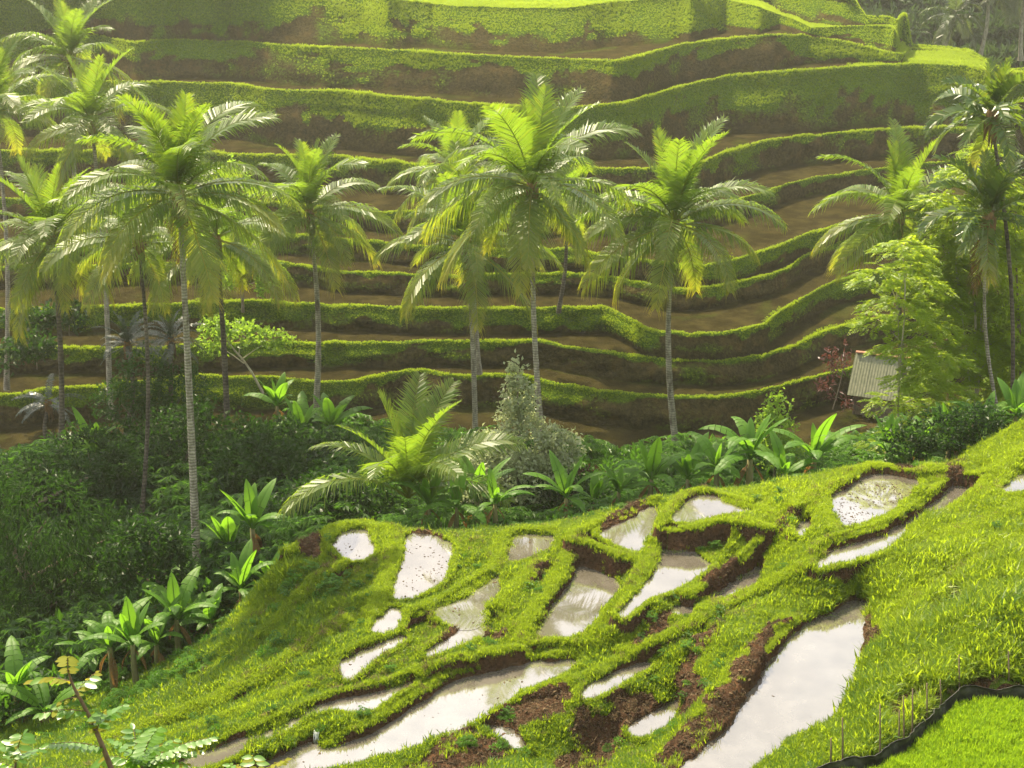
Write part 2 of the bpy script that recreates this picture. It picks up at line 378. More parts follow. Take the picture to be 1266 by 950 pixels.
def build_hill():
    nU = len(HU); rows, gA, mA, kA = [], [], [], []
    lips = []; ZK = []; SL = [.3] * 8 + [.6, .85] + [1.5] * 5
    for k, (z, line, gf) in enumerate(LIPS):
        x = HU + 9 * fbm(HU / 60, HU * 0 + k * 7.3, 5, 3)
        y = np.interp(x, *zip(*line)) + (1.6 if k < 8 else .5) * fbm(HU / (26 if k < 8 else 70), HU * 0 + 3.1 * k, 9, 3)
        zk = np.interp(x, *zip(*z)) if isinstance(z, tuple) else np.full(len(HU), z)
        ZK.append(zk); p = at_z(HU, y, zk)
        lips.append(p)
    for k in range(1, len(lips)):           # never closer than the lip below
        a, b = lips[k - 1], lips[k]
        da, db = np.hypot(a[:, 0], a[:, 1]), np.hypot(b[:, 0], b[:, 1])
        need = np.maximum(db, da + .35)
        b[:, :2] *= (need / db)[:, None]
    for k, (z, line, gf) in enumerate(LIPS):
        P = lips[k]; dist = np.hypot(P[:, 0], P[:, 1])
        toward = -P[:, :2] / dist[:, None]
        z = ZK[k]; zb = ZK[k - 1] if k else np.full(nU, -46.0)
        gap = dist - np.hypot(lips[k - 1][:, 0], lips[k - 1][:, 1]) if k else np.full(nU, 9.0)
        slant = np.minimum(np.maximum(z - zb, 0) * SL[k], gap * (.5 if k < 8 else .68)) if k else np.full(nU, 4.0)
        base = P.copy(); base[:, :2] += toward * slant[:, None]; base[:, 2] = zb
        u = dist * 0 + HU * dist / F
        g = np.interp(HU, *zip(*gf)) + .42 * fbm(u / 5, u * 0 + k * 5.1, 31 + k, 4)
        nr = 11
        for r in range(nr):                 # riser, from its foot up
            t = r / (nr - 1); q = base * (1 - t) + P * t
            rough = np.sin(PI * min(1, t * 1.1)) * (.62 * fbm(u / (1.7 if k < 8 else 8.0), t * (z - zb) / 1.1 + k * 9 + u * 0, 3, 5) + .22 * np.sin(PI * t))
            rough = np.minimum(rough, slant * .8) * (1 if k < 9 else .4)
            q[:, :2] += toward * (rough * np.clip(gap / 2, 0, 1))[:, None]
            rows.append(q); gA.append(np.maximum(np.clip((g * .85 + .30 * fbm(u / 1.6, t * (3 if k < 8 else 7) + k * 3.3 + u * 0, 70, 4) - (1 - t)) * 3.2 + .3, 0, 1), np.clip(.30 + .30 * fbm(u / 3, t * 2 + k * 4 + u * 0, 67, 3), 0, .55))); mA.append(np.full(nU, max(0, .8 - t * 6))); kA.append(np.full(nU, 1.0 * k))
        gap2 = (np.hypot(lips[k + 1][:, 0], lips[k + 1][:, 1]) - dist) if k + 1 < len(lips) else np.full(nU, 14.0)
        bw = np.minimum(.48, gap2 * .25)
        for r, (s, dz, gg, mm) in enumerate([(.12, .14, 1, 0), (.45, .20, 1, 0), (.85, .16, 1, 0), (1.15, .0, .6, .4)]):
            q = P.copy(); q[:, :2] -= toward * (bw * s)[:, None]
            q[:, 2] += dz * np.clip(gap2 / 1.5, 0, 1) + .05 * fbm(u / .8, u * 0 + r, 77, 2)
            rows.append(q); gA.append(np.full(nU, gg * 1.0)); mA.append(np.full(nU, mm)); kA.append(np.full(nU, 1.0 * k))
        if k + 1 < len(lips):               # tread
            nb = lips[k + 1]; zb2 = z; gap3 = gap2
            sl2 = np.minimum(np.maximum(ZK[k + 1] - z, 0) * SL[k + 1], gap3 * (.5 if k < 7 else .68))
            nd = np.hypot(nb[:, 0], nb[:, 1]); e = nb.copy(); e[:, :2] -= nb[:, :2] / nd[:, None] * sl2[:, None]; e[:, 2] = z
            s0 = rows[-1]
            tread_grass = (k >= 8) * np.clip((HU - 1020) / 60, 0, 1)
            if k == 9: tread_grass = np.maximum(tread_grass, .3)
            if k == 10: tread_grass = np.ones(nU)
            for t in (.2, .45, .7, .9):
                q = s0 * (1 - t) + e * t; q[:, 2] = z - .02 + .03 * fbm(u / 1.3, t * 6 + k + u * 0, 55, 3)
                rows.append(q); gA.append(np.maximum(tread_grass * .9, np.clip(.9 * fbm(u / 4, t * 3 + k * 3 + u * 0, 66, 3) + (t > .8) * .2, .05, .6))); mA.append(np.full(nU, .85) * (1 - tread_grass)); kA.append(np.full(nU, 1.0 * k))
    last = rows[-1].copy()                  # back of the crest falls away behind the hill
    for dd, dz in ((6, .3), (16, 1.2), (34, 2.0), (60, -3)):
        q = last.copy(); d = np.hypot(q[:, 0], q[:, 1]); q[:, :2] *= ((d + dd) / d)[:, None]; q[:, 2] += dz
        q[:, 2] = np.where(HU > 1040, np.minimum(q[:, 2], last[:, 2] - dd * .25 * np.clip((HU - 1040) / 60, 0, 1)), q[:, 2])
        rows.append(q); gA.append(np.ones(nU)); mA.append(np.zeros(nU)); kA.append(np.full(nU, 12.0))
    return np.stack(rows), np.stack(gA), np.stack(mA), np.stack(kA)
HV, HG, HM, HK = build_hill()
nR, nU = HV.shape[:2]
obj('hillside', mesh_np('hillside', HV.reshape(-1, 3), grid_faces(nR, nU), M_HILL, {'grass': HG.ravel(), 'mud': HM.ravel()}, True), kind='structure')

def hill_grass():
    a, b, c, d = HV[:-1, :-1], HV[:-1, 1:], HV[1:, 1:], HV[1:, :-1]
    area = np.linalg.norm(np.cross(c - a, d - b), axis=-1) * .5
    g = (HG[:-1, :-1] + HG[1:, 1:] + HG[:-1, 1:] + HG[1:, :-1]) / 4
    ctr = (a + c) / 2
    px, py, dep = to_px(ctr)
    vis = (px > -60) & (px < 1330) & (py > -60) & (py < 620)
    md = HM[:-1, :-1]
    w = area * np.clip((g - .42) * 2.0, 0, 1) * vis * (md < .5) * np.clip(2.2 - dep / 110, .4, 2)
    n = 260000
    flat = (w / w.sum()).ravel()
    ci = RNG.choice(len(flat), n, p=flat)
    r, cc = np.unravel_index(ci, w.shape)
    s, t = RNG.random(n)[:, None], RNG.random(n)[:, None]
    pos = (a[r, cc] * (1 - s) + b[r, cc] * s) * (1 - t) + (d[r, cc] * (1 - s) + c[r, cc] * s) * t
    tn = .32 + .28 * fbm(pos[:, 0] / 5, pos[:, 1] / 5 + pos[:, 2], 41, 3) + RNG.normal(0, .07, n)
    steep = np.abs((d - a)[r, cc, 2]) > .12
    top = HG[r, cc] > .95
    tn = tn + np.where(~steep & top, .22, 0)  # sun glow on the flat lips, put into a lighter tint
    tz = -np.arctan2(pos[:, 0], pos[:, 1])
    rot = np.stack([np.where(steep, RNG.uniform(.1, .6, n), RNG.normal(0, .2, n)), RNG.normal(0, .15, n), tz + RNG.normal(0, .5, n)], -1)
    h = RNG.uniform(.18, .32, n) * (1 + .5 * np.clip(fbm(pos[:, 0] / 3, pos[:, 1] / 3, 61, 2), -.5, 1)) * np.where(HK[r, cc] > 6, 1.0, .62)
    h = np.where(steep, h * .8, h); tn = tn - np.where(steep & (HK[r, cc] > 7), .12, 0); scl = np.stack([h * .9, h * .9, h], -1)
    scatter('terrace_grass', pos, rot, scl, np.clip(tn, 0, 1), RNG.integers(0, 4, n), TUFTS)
hill_grass()

# the next ridge across the river, at the far right behind the nose of the hill
def far_ridge():
    xs = np.arange(-60, 331, 6.0); ys = np.concatenate([np.arange(150, 300, 5.0), np.arange(300, 900, 40)])
    X, Y = np.meshgrid(xs, ys)
    st = (Y - 176) / 9.0 + .35 * fbm(X / 30, Y / 40, 3, 2)
    fl = np.floor(st); fr = st - fl
    Z = -44 + (fl + np.clip((fr - .72) / .28, 0, 1)) * 4.0
    Z = np.where(Y < 176, -46.0, Z)
    Z = np.minimum(Z, -4 + 1.5 * fbm(X / 40, Y / 40, 8, 3))
    steep = (fr > .7)
    G = np.where(steep, .75, .9) + .2 * fbm(X / 8, Y / 8, 5, 3)
    obj('far_ridge', mesh_np('far_ridge', np.stack([X, Y, Z], -1).reshape(-1, 3), grid_faces(len(ys), len(xs)), M_HILL, {'grass': G.ravel(), 'mud': (G * 0).ravel()}, True), kind='structure')
far_ridge()
# ================================================================ THE NEAR KNOLL AND THE VALLEY
POOLS = {   # level, outline as seen
 'A': (-22.4, [(1029,616),(1055,601),(1077,586),(1098,586),(1133,594),(1134,601),(1120,614),(1098,634),(1065,643),(1042,650),(1033,629)]),
 'B': (-22.65, [(1009,702),(1017,679),(1047,669),(1088,657),(1118,647),(1138,629),(1166,611),(1189,591),(1214,590),(1199,604),(1173,624),(1148,638),(1120,652),(1113,666),(1088,682),(1047,692),(1019,700)]),
 'C': (-22.1, [(1239,609),(1252,598),(1275,585),(1300,580),(1290,600),(1262,606)]),
 'D': (-22.88, [(830,643),(837,633),(855,615),(873,610),(905,620),(938,628),(918,634),(888,633),(867,642),(850,644)]),
 'E': (-23.65, [(741,660),(761,653),(792,638),(807,627),(812,628),(806,656),(793,673),(787,682),(766,673),(749,664)]),
 'F': (-23.6, [(820,668),(836,674),(850,682),(867,696),(878,698),(855,718),(827,729),(802,737),(782,752),(764,767),(782,745),(797,729),(814,706)]),
 'G': (-24.4, [(658,783),(678,754),(696,732),(706,712),(711,700),(735,708),(757,718),(766,722),(762,732),(741,752),(736,766),(713,784),(685,786)]),
 'H': (-24.02, [(873,738),(893,724),(918,706),(938,694),(935,722),(918,734),(893,743)]),
 'I': (-24.25, [(503,661),(527,661),(547,670),(558,674),(552,709),(537,724),(501,738),(488,739),(485,724),(499,699)]),
 'J': (-24.25, [(413,673),(426,658),(443,653),(453,656),(455,673),(463,682),(441,693),(423,684)]),
 'K': (-24.2, [(628,681),(633,661),(648,659),(671,661),(682,663),(679,678),(658,686),(628,695)]),
 'L': (-24.3, [(536,752),(552,744),(587,721),(615,708),(614,736),(592,749),(590,772),(572,776),(547,764)]),
 'W': (-24.31, [(517,813),(552,802),(582,790),(593,780),(588,774),(560,790)]),
 'M': (-24.28, [(459,778),(479,757),(496,753),(492,774),(475,782)]),
 'N': (-24.3, [(424,820),(434,810),(466,798),(498,786),(496,792),(471,806),(448,824),(428,840)]),
 'O': (-24.45, [(200,957),(250,932),(300,912),(338,898),(381,876),(414,866),(464,857),(492,846),(518,838),(478,861),(462,874),(439,876),(409,874),(376,884),(353,899),(300,926),(250,946)]),
 'P': (-24.75, [(230,975),(300,954),(345,941),(368,928),(396,916),(414,920),(442,915),(477,902),(510,876),(540,859),(578,838),(620,829),(666,820),(714,817),(701,827),(668,841),(631,859),(605,876),(565,899),(515,919),(477,933),(414,946),(376,958),(300,985)]),
 'Q': (-24.55, [(716,862),(742,843),(762,833),(802,818),(797,826),(757,848),(738,858)]),
 'R': (-25.1, [(780,907),(787,893),(818,881),(833,866),(838,868),(827,896),(807,902),(800,909)]),
 'S': (-25.0, [(600,902),(612,898),(628,904),(648,919),(640,929),(632,916)]),
 'T': (-23.75, [(946,826),(948,803),(964,788),(984,777),(1019,767),(1045,752),(1060,742),(1078,750),(1064,762),(1061,781),(1071,806),(1058,824),(1053,849),(1040,877),(1018,897),(972,909),(958,930),(920,956),(830,965),(870,935),(905,903),(928,865)]),
 'U': (-23.9, [(834,756),(840,750),(858,755),(846,759)]),
 'V': (-22.7, [(985,660),(988,640),(994,640),(998,658),(990,662)]),
}

BUNDS = [   # (photo column, row, crest height), half width
 ([(968,640,-22.5),(945,625,-22.6),(905,613,-22.66),(873,602,-22.66),(850,606,-22.66),(830,621,-22.66),(818,640,-22.68),(815,650,-22.7),(840,652,-22.7),(870,645,-22.68),(890,640,-22.65),(920,642,-22.6),(950,648,-22.55)], .28),
 ([(812,613,-23.4),(787,619,-23.45),(766,634,-23.45),(735,645,-23.45),(706,656,-23.45),(703,664,-23.45),(730,668,-23.47),(757,679,-23.5),(785,688,-23.5)], .24),
 ([(820,660,-23.25),(808,674,-23.3),(801,691,-23.35),(791,711,-23.45),(776,729,-23.5),(759,748,-23.75),(744,769,-24.0),(732,786,-24.2)], .40),
 ([(702,684,-23.9),(697,701,-23.95),(682,722,-24.0),(667,742,-24.05),(654,764,-24.1),(646,785,-24.2)], .42),
 ([(950,655,-22.8),(925,677,-23.2),(897,699,-23.4),(873,716,-23.42),(850,732,-23.45)], .26),
 ([(985,621,-22.1),(1005,606,-22.1),(1025,598,-22.1),(1048,590,-22.1),(1056,577,-22.05),(1088,571,-22.05),(1123,578,-22.05),(1143,579,-22.05),(1161,575,-22.0),(1189,579,-22.0),(1222,581,-21.9)], .32),
 ([(1170,584,-22.2),(1158,601,-22.22),(1138,615,-22.25),(1122,629,-22.25),(1098,641,-22.25),(1072,652,-22.25),(1042,658,-22.25),(1022,665,-22.28),(1010,678,-22.4),(1002,690,-22.5)], .27),
 ([(992,628,-22.3),(1002,621,-22.2),(1017,625,-22.2),(1026,638,-22.2),(1032,652,-22.22)], .34),
 ([(1290,540,-21.4),(1262,556,-21.6),(1240,573,-21.8),(1222,588,-22.0),(1204,609,-22.2),(1180,627,-22.4)], .42),
 ([(684,653,-24.0),(651,650,-24.0),(630,654,-24.0),(620,668,-24.0),(614,690,-24.02),(600,708,-24.05),(578,722,-24.08),(550,738,-24.1),(528,747,-24.1),(508,752,-24.1)], .38),
 ([(480,650,-24.05),(487,676,-24.05),(481,701,-24.05),(472,731,-24.08),(462,752,-24.1)], .45),
 ([(360,675,-24.3),(390,664,-24.2),(420,648,-24.1),(448,644,-24.05),(474,650,-24.05)], .45),
 ([(423,806,-24.1),(440,797,-24.1),(465,785,-24.1),(498,774,-24.1)], .26),
 ([(260,917,-24.25),(300,900,-24.22),(351,882,-24.2),(383,864,-24.2),(406,855,-24.2),(452,846,-24.18),(490,835,-24.15),(527,822,-24.12),(565,810,-24.1),(600,802,-24.1),(640,798,-24.15)], .25),
 ([(648,807,-24.5),(620,812,-24.48),(578,821,-24.45),(540,834,-24.42),(515,850,-24.4),(490,870,-24.4),(464,885,-24.4),(439,895,-24.42),(414,908,-24.45),(402,912,-24.5)], .30),
 ([(455,875,-24.38),(421,884,-24.38),(392,890,-24.38),(378,900,-24.4),(340,916,-24.4),(300,932,-24.4),(250,950,-24.4)], .26),
 ([(676,807,-24.5),(700,801,-24.45),(720,797,-24.4)], .22),
 ([(650,792,-24.25),(684,789,-24.26),(712,792,-24.28),(726,791,-24.3)], .16),
 ([(978,760,-23.35),(945,790,-23.2),(920,820,-23.2),(895,850,-23.25),(870,885,-23.4),(835,925,-23.7),(800,955,-24.0)], .45),
]
CTRL_D = [  # column, row, metres ahead
 (245,735,55),(75,580,72),(388,535,82),(283,580,75),(677,600,66),(587,560,80),(838,565,72),(1115,525,84),
 (-100,700,64),(100,700,63),(0,800,55),(-150,850,50),(200,650,68),(300,690,60),(450,650,62),(560,650,62),(700,672,57.5),(780,652,57.5),(880,636,57.5),(960,640,57.5),(1050,606,58),(1150,604,58),(1230,575,58.5),(500,685,57),(600,678,57),(420,675,58),(760,640,62),(900,615,62),(1050,590,63),(1200,570,64),
 (150,850,48),(250,800,50.5),(60,900,46),(0,950,43.5),(-150,950,43),(300,760,52),(350,740,52),(350,690,55),
 (1266,520,55),(1330,500,54),(1500,480,52),(1230,540,56),(1400,600,47),
]
CTRL_Z = [
 (350,850,-24.6),(300,880,-24.75),(250,890,-25.0),(200,905,-25.3),(420,760,-24.65),(430,710,-24.5),(400,780,-24.7),(350,810,-24.9),(380,690,-24.6),(320,840,-24.9),
 (440,740,-24.35),(520,775,-24.3),(520,762,-24.2),(575,690,-24.2),(600,760,-24.35),(625,735,-24.15),(650,705,-24.1),(690,660,-24.0),(690,680,-24.0),(640,770,-24.25),
 (545,790,-24.33),(480,818,-24.2),(400,840,-24.35),(540,805,-24.3),(600,790,-24.3),
 (780,770,-23.95),(800,755,-23.75),(850,770,-23.75),(830,800,-24.05),(760,800,-24.3),(720,820,-24.45),(790,845,-24.5),(740,870,-24.5),(690,860,-24.6),(650,880,-24.6),(700,900,-24.8),(690,880,-24.7),
 (560,925,-24.6),(600,940,-24.8),(520,945,-24.75),(660,945,-25.3),(730,940,-25.9),(760,915,-25.6),(800,930,-25.2),(830,850,-24.2),(850,825,-23.8),(870,790,-23.55),
 (900,765,-23.45),(940,755,-23.35),(1000,735,-23.3),(1040,722,-23.25),(960,700,-23.2),(980,680,-22.9),(960,650,-22.75),(1000,715,-23.0),(940,740,-23.6),
 (1090,730,-23.2),(1100,700,-22.95),(1140,680,-22.7),(1180,650,-22.4),(1230,625,-22.15),(1260,640,-22.1),(1200,720,-22.5),(1150,760,-22.8),(1100,800,-23.2),(1220,800,-22.3),(1260,740,-22.0),
 (1090,850,-23.15),(1070,900,-23.0),(1040,930,-22.95),(1130,870,-22.7),(1170,845,-22.55),(1240,840,-22.45),(1000,940,-23.4),(1266,850,-22.4),(1340,800,-22.0),(1400,900,-22.2),
 (1000,600,-22.4),(960,615,-22.6),
]
RICE_PX = [(1020,957),(1034,950),(1080,945),(1112,927),(1130,912),(1150,894),(1164,880),(1180,866),(1200,860),(1228,861),(1266,862),(1300,866),(1330,900),(1345,1070),(1034,1070)]
RICE_Z = -22.95
CTRL_XYZ = [(x, y, z) for y, z in ((33, -23.4), (30, -22.6), (20, -16.5), (10, -9.5), (2, -3.8), (-6, -2.2)) for x in (-40, -20, 0, 20, 40)]
CTRL_XYZ += [(x, 88, -40.0) for x in range(-90, 91, 15)] + [(x, 78, -34.5) for x in (-75, -45, -32, 10, 26, 45, 75)] + [(x, 96, -44.0) for x in range(-90, 91, 15)]
CTRL_XYZ += [(-60, 50, -29), (-60, 35, -26), (60, 50, -19), (60, 35, -19), (-75, 70, -32), (75, 70, -28)]
SOIL_PX = [  # brown patches: outline as seen
 [(736,650),(760,634),(785,620),(806,622),(790,640),(765,655),(745,660)],[(652,720),(668,698),(688,692),(685,710),(665,725)],[(520,805),(545,785),(575,768),(588,776),(560,795),(528,812)],
 [(776,790),(800,768),(830,748),(846,760),(815,785),(790,795)],[(825,830),(850,800),(875,770),(905,755),(910,770),(880,800),(850,835),(835,850)],
 [(590,890),(640,865),(690,845),(720,865),(690,885),(640,905)],[(490,950),(540,915),(585,898),(622,915),(635,940),(600,960),(500,965)],
 [(800,960),(850,900),(900,840),(930,800),(955,775),(985,770),(955,800),(950,830),(920,880),(870,930),(830,965)],
 [(690,960),(700,890),(740,870),(790,850),(840,830),(835,860),(800,890),(770,920),(740,965)],[(835,820),(880,830),(875,860),(850,890),(838,870)],
 [(1135,770),(1160,740),(1195,715),(1205,735),(1180,765),(1150,785)],[(1085,890),(1110,860),(1140,840),(1160,860),(1120,890),(1095,905)],[(1110,830),(1135,815),(1160,825),(1140,845),(1115,845)],
 [(955,650),(975,632),(990,640),(980,655),(960,670)],[(1072,590),(1080,572),(1110,574),(1140,582),(1136,596),(1100,590)],[(1158,590),(1165,575),(1195,578),(1200,590),(1180,592)],
 [(505,655),(525,650),(550,660),(552,672),(525,664)],[(1185,850),(1200,830),(1250,835),(1260,848),(1200,850)],[(590,790),(600,775),(630,770),(630,785),(605,795)],
 [(855,725),(880,708),(910,700),(920,706),(890,724),(865,735)],[(1058,795),(1062,765),(1075,755),(1090,765),(1085,790),(1070,808)],[(362,680),(380,668),(400,672),(390,690),(368,695)],[(320,920),(345,908),(360,912),(345,922)],
]

def chaikin(p, n=2):
    p = np.asarray(p, float)
    for _ in range(n):
        q = np.roll(p, -1, 0); p = np.stack([p * .75 + q * .25, p * .25 + q * .75], 1).reshape(-1, p.shape[1])
    return p
def smooth_line(p, n=2):
    p = np.asarray(p, float)
    for _ in range(n):
        q = np.stack([p[:-1] * .75 + p[1:] * .25, p[:-1] * .25 + p[1:] * .75], 1).reshape(-1, p.shape[1])
        p = np.concatenate([p[:1], q, p[-1:]])
    return p
def in_poly(x, y, P):
    c = np.zeros(x.shape, bool); n = len(P)
    bb = (x >= P[:, 0].min()) & (x <= P[:, 0].max()) & (y >= P[:, 1].min()) & (y <= P[:, 1].max())
    xi, yi = x[bb], y[bb]; r = np.zeros(xi.shape, bool)
    for i in range(n):
        x1, y1 = P[i]; x2, y2 = P[(i + 1) % n]
        if y1 == y2: continue
        r ^= ((y1 > yi) != (y2 > yi)) & (xi < (x2 - x1) * (yi - y1) / (y2 - y1) + x1)
    c[bb] = r
    return c
def line_dist(x, y, L):
    """distance to the polyline and its third coordinate there"""
    best = np.full(x.shape, 1e9); val = np.zeros(x.shape)
    for a, b in zip(L[:-1], L[1:]):
        m = (x > min(a[0], b[0]) - 2.5) & (x < max(a[0], b[0]) + 2.5) & (y > min(a[1], b[1]) - 2.5) & (y < max(a[1], b[1]) + 2.5)
        if not m.any(): continue
        d = b[:2] - a[:2]; t = np.clip(((x[m] - a[0]) * d[0] + (y[m] - a[1]) * d[1]) / (d @ d + 1e-9), 0, 1)
        r = np.hypot(x[m] - a[0] - t * d[0], y[m] - a[1] - t * d[1]); z = a[2] + t * (b[2] - a[2])
        bm = best[m]; up = r < bm
        bm[up] = r[up]; vm = val[m]; vm[up] = z[up]
        best[m] = bm; val[m] = vm
    return best, val

BEHIND = [(-23.6, [(822,680),(820,662),(826,652),(860,653),(892,652),(908,668),(890,700),(870,705),(840,690)]), (-24.4, [(700,715),(704,690),(725,678),(762,692),(782,704),(770,730),(735,720)]), (-22.65, [(1015,690),(1017,665),(1047,656),(1088,645),(1120,632),(1150,612),(1190,588),(1160,616),(1120,650),(1060,672)])]
PITS = [(-24.5, [(503,783),(512,768),(522,762),(536,768),(538,782),(525,790)]), (-24.5, [(590,784),(591,766),(604,758),(618,766),(616,782),(602,788)])]
def grow(P, d):
    t = np.roll(P, -1, 0) - np.roll(P, 1, 0); n = np.stack([t[:, 1], -t[:, 0]], -1); n /= np.linalg.norm(n, axis=1)[:, None] + 1e-9
    ar = np.sum(P[:, 0] * np.roll(P[:, 1], -1) - np.roll(P[:, 0], -1) * P[:, 1])
    return P + n * (d if ar > 0 else -d)
POOL_W = {k: (z, grow(chaikin(at_z(*np.array(p, float).T, z)[:, :2], 2), .16)) for k, (z, p) in POOLS.items()}
BUND_W = [(smooth_line(at_z(*np.array(p, float)[:, :2].T, np.array(p)[:, 2]), 2), w * .86) for p, w in BUNDS]
FENCE_W = at_z(*np.array(RICE_PX[:12], float).T, RICE_Z)[:, :2]
RICE_W = at_z(*np.array(RICE_PX, float).T, RICE_Z)[:, :2]

# control points -> smooth base surface
cp = [at_z(*np.array(p, float).T, z) + (0, 0, .06) for z, p in POOLS.values()]
cp += [at_z(*np.array(p, float)[:, :2].T, np.array(p)[:, 2]) - (0, 0, .12) for p, w in BUNDS]
cp += [at_d(*np.array(CTRL_D, float).T), at_z(*np.array(CTRL_Z, float).T), np.array(CTRL_XYZ, float), at_z(*np.array(RICE_PX, float)[:-2].T, RICE_Z)]
cp = np.concatenate(cp)
def rbf_fit(c, lam=.08):
    D = np.hypot(c[:, None, 0] - c[None, :, 0], c[:, None, 1] - c[None, :, 1])
    n = len(c); A = np.zeros((n + 3, n + 3)); A[:n, :n] = -D - 0 * D + lam * -0
    A[:n, :n] += np.eye(n) * lam
    A[:n, n] = 1; A[:n, n + 1:] = c[:, :2]; A[n:, :n] = A[:n, n:].T
    s = np.linalg.solve(A, np.concatenate([c[:, 2], np.zeros(3)]))
    def f(x, y):
        sh = x.shape; x = x.ravel(); y = y.ravel(); o = np.zeros(len(x))
        for i in range(0, len(x), 20000):
            xx, yy = x[i:i + 20000], y[i:i + 20000]
            o[i:i + 20000] = -np.hypot(xx[:, None] - c[None, :, 0], yy[:, None] - c[None, :, 1]) @ s[:n] + s[n] + s[n + 1] * xx + s[n + 2] * yy
        return o.reshape(sh)
    return f
base_f = rbf_fit(cp)
GXs = np.concatenate([np.arange(-90, -40, 3), np.arange(-40, -17.5, .6), np.arange(-17.5, 19.5, .075), np.arange(19.5, 40, .6), np.arange(40, 91, 3)])
GYs = np.concatenate([np.arange(-8, 32, 1.2), np.arange(32, 33.5, .25), np.arange(33.5, 54.5, .075), np.arange(54.5, 66, .35), np.arange(66, 100, .8)])
GX, GY = np.meshgrid(GXs, GYs)
BASE = base_f(GX, GY)
def drape(pts, dz):                       # a low ridge lying on the slope where it is seen
    p = np.array(pts, float); q = at_z(p[:, 0], p[:, 1], -24.0)
    for _ in range(8): q = at_z(p[:, 0], p[:, 1], base_f(q[:, 0], q[:, 1]) + dz)
    return smooth_line(q, 2)
for pts, dz, w in [([(95,922),(200,888),(280,856),(340,822),(390,786),(425,762)], .22, .38), ([(180,918),(260,893),(330,862),(380,842)], .16, .30), ([(330,776),(365,742),(395,706),(420,696)], .2, .36), ([(1010,738),(1080,700),(1150,668),(1220,640),(1290,620)], .22, .40),
                   ([(868,752),(920,730),(975,706),(1000,690)], .2, .36), ([(1085,790),(1130,745),(1180,705),(1266,668)], .2, .5), ([(620,745),(640,720),(665,692)], .15, .3), ([(770,800),(820,785),(862,762)], .2, .3), ([(650,850),(700,838),(740,826),(775,806)], .18, .28)]:
    BUND_W.append((drape(pts, dz), w))
lump = np.clip(1 - np.abs(GY - 46) / 40, .3, 1)
GZ = BASE - .15 * np.clip((GX + 14) / 3, 0, 1) * np.clip((11 - GX) / 3, 0, 1) * np.clip((54 - GY) / 2, 0, 1) * np.clip((GY - 37) / 2, 0, 1) + .10 * fbm(GX / 1.6, GY / 1.6, 1, 3) + .05 * fbm(GX / .45, GY / .45, 2, 3)
GZ += .5 * fbm(GX / 7, GY / 7, 4, 3) * np.clip((GY - 56) / 6, 0, 1)
poolmask = np.zeros(GX.shape, bool); poolz = np.full(GX.shape, -99.0)
wx = GX + .10 * fbm(GX / .5, GY / .5, 12, 3); wy = GY + .10 * fbm(GX / .5, GY / .5, 13, 3)
for z, p in PITS + BEHIND:
    GZ[in_poly(wx, wy, chaikin(at_z(*np.array(p, float).T, z)[:, :2], 2))] = z
for k, (z, P) in sorted(POOL_W.items(), key=lambda q: q[1][0]):
    m = in_poly(wx, wy, P)
    poolmask |= m; poolz[m] = z
    GZ[m] = z - .13 - .04 * vnoise(GX[m] / .3, GY[m] / .3, 6)
rm = in_poly(GX, GY, RICE_W)
GZ[rm] = RICE_Z - .05 + .03 * fbm(GX[rm] / .4, GY[rm] / .4, 3, 2)
bundmask = np.zeros(GX.shape)
for L, w in BUND_W:
    d, z = line_dist(GX, GY, L)
    m = d < 2.4
    dn = d[m] + .10 * fbm(GX[m] / .55, GY[m] / .55, 22, 3)
    zz = z[m] - .06 + .05 * fbm(GX[m] / .7, GY[m] / .7, 23, 3) - .10 * np.clip(dn / w, 0, 1) ** 2 - np.clip(dn - w, 0, 9) * 3.6
    zz = zz - np.clip(dn - w, 0, .15) * 1.0
    up = zz > GZ[m]
    g = GZ[m]; g[up] = zz[up]; GZ[m] = g
    bm = bundmask[m]; bm = np.maximum(bm, np.clip(1.5 - dn / w, 0, 1) * up); bundmask[m] = bm
for k, (z, P) in POOL_W.items():        # a rim of earth holds every paddy
    d, _ = line_dist(GX, GY, np.c_[np.r_[P, P[:1]], np.full(len(P) + 1, z)])
    m = (d < .42) & ~in_poly(GX, GY, grow(P, -.02)) & ~poolmask
    zz = z + .045 + .02 * fbm(GX / .3, GY / .3, 5, 2) - np.clip(d - .2, 0, 1) * 4
    m &= zz > GZ
    GZ[m] = zz[m]; bundmask[m] = np.maximum(bundmask[m], .7)
pm = poolmask.copy(); poolmask &= GZ < poolz - .02
# every paddy is seen whole from the view point: banks in its line of sight are no higher than that
limit = np.full(GZ.shape, 99.0)
for k, (z, pts) in list(POOLS.items()) + list(enumerate(PITS)):
    P = chaikin(pts, 2); lo, hi = P.min(0), P.max(0)
    a, b = np.meshgrid(np.arange(lo[0], hi[0], .9), np.arange(lo[1], hi[1], .9)); m = in_poly(a, b, P)
    q = at_z(a[m], b[m], z); st = np.arange(.05, 9, .05)
    R = q[:, None, :] * (1 - st[None, :, None] / q[:, 1][:, None, None])
    i = np.searchsorted(GXs, R[..., 0]) - 1; j = np.searchsorted(GYs, R[..., 1]) - 1
    for di in (0, 1):
        for dj in (0, 1): np.minimum.at(limit, (np.clip(j + dj, 0, len(GYs) - 1), np.clip(i + di, 0, len(GXs) - 1)), R[..., 2] - .16)
cut = GZ - limit
print('carved', (cut > 0).sum(), cut[cut > 0].mean() if (cut > 0).any() else 0, cut.max())
limit = np.where(bundmask > .62, np.maximum(limit, GZ - .12), limit)
limit = np.where(pm, np.maximum(limit, poolz - .13), limit)
GZ = np.minimum(GZ, limit)
gy_, gx_ = np.gradient(GZ, GYs, GXs)
SLOPE = np.hypot(gx_, gy_)
soil = np.zeros(GX.shape)
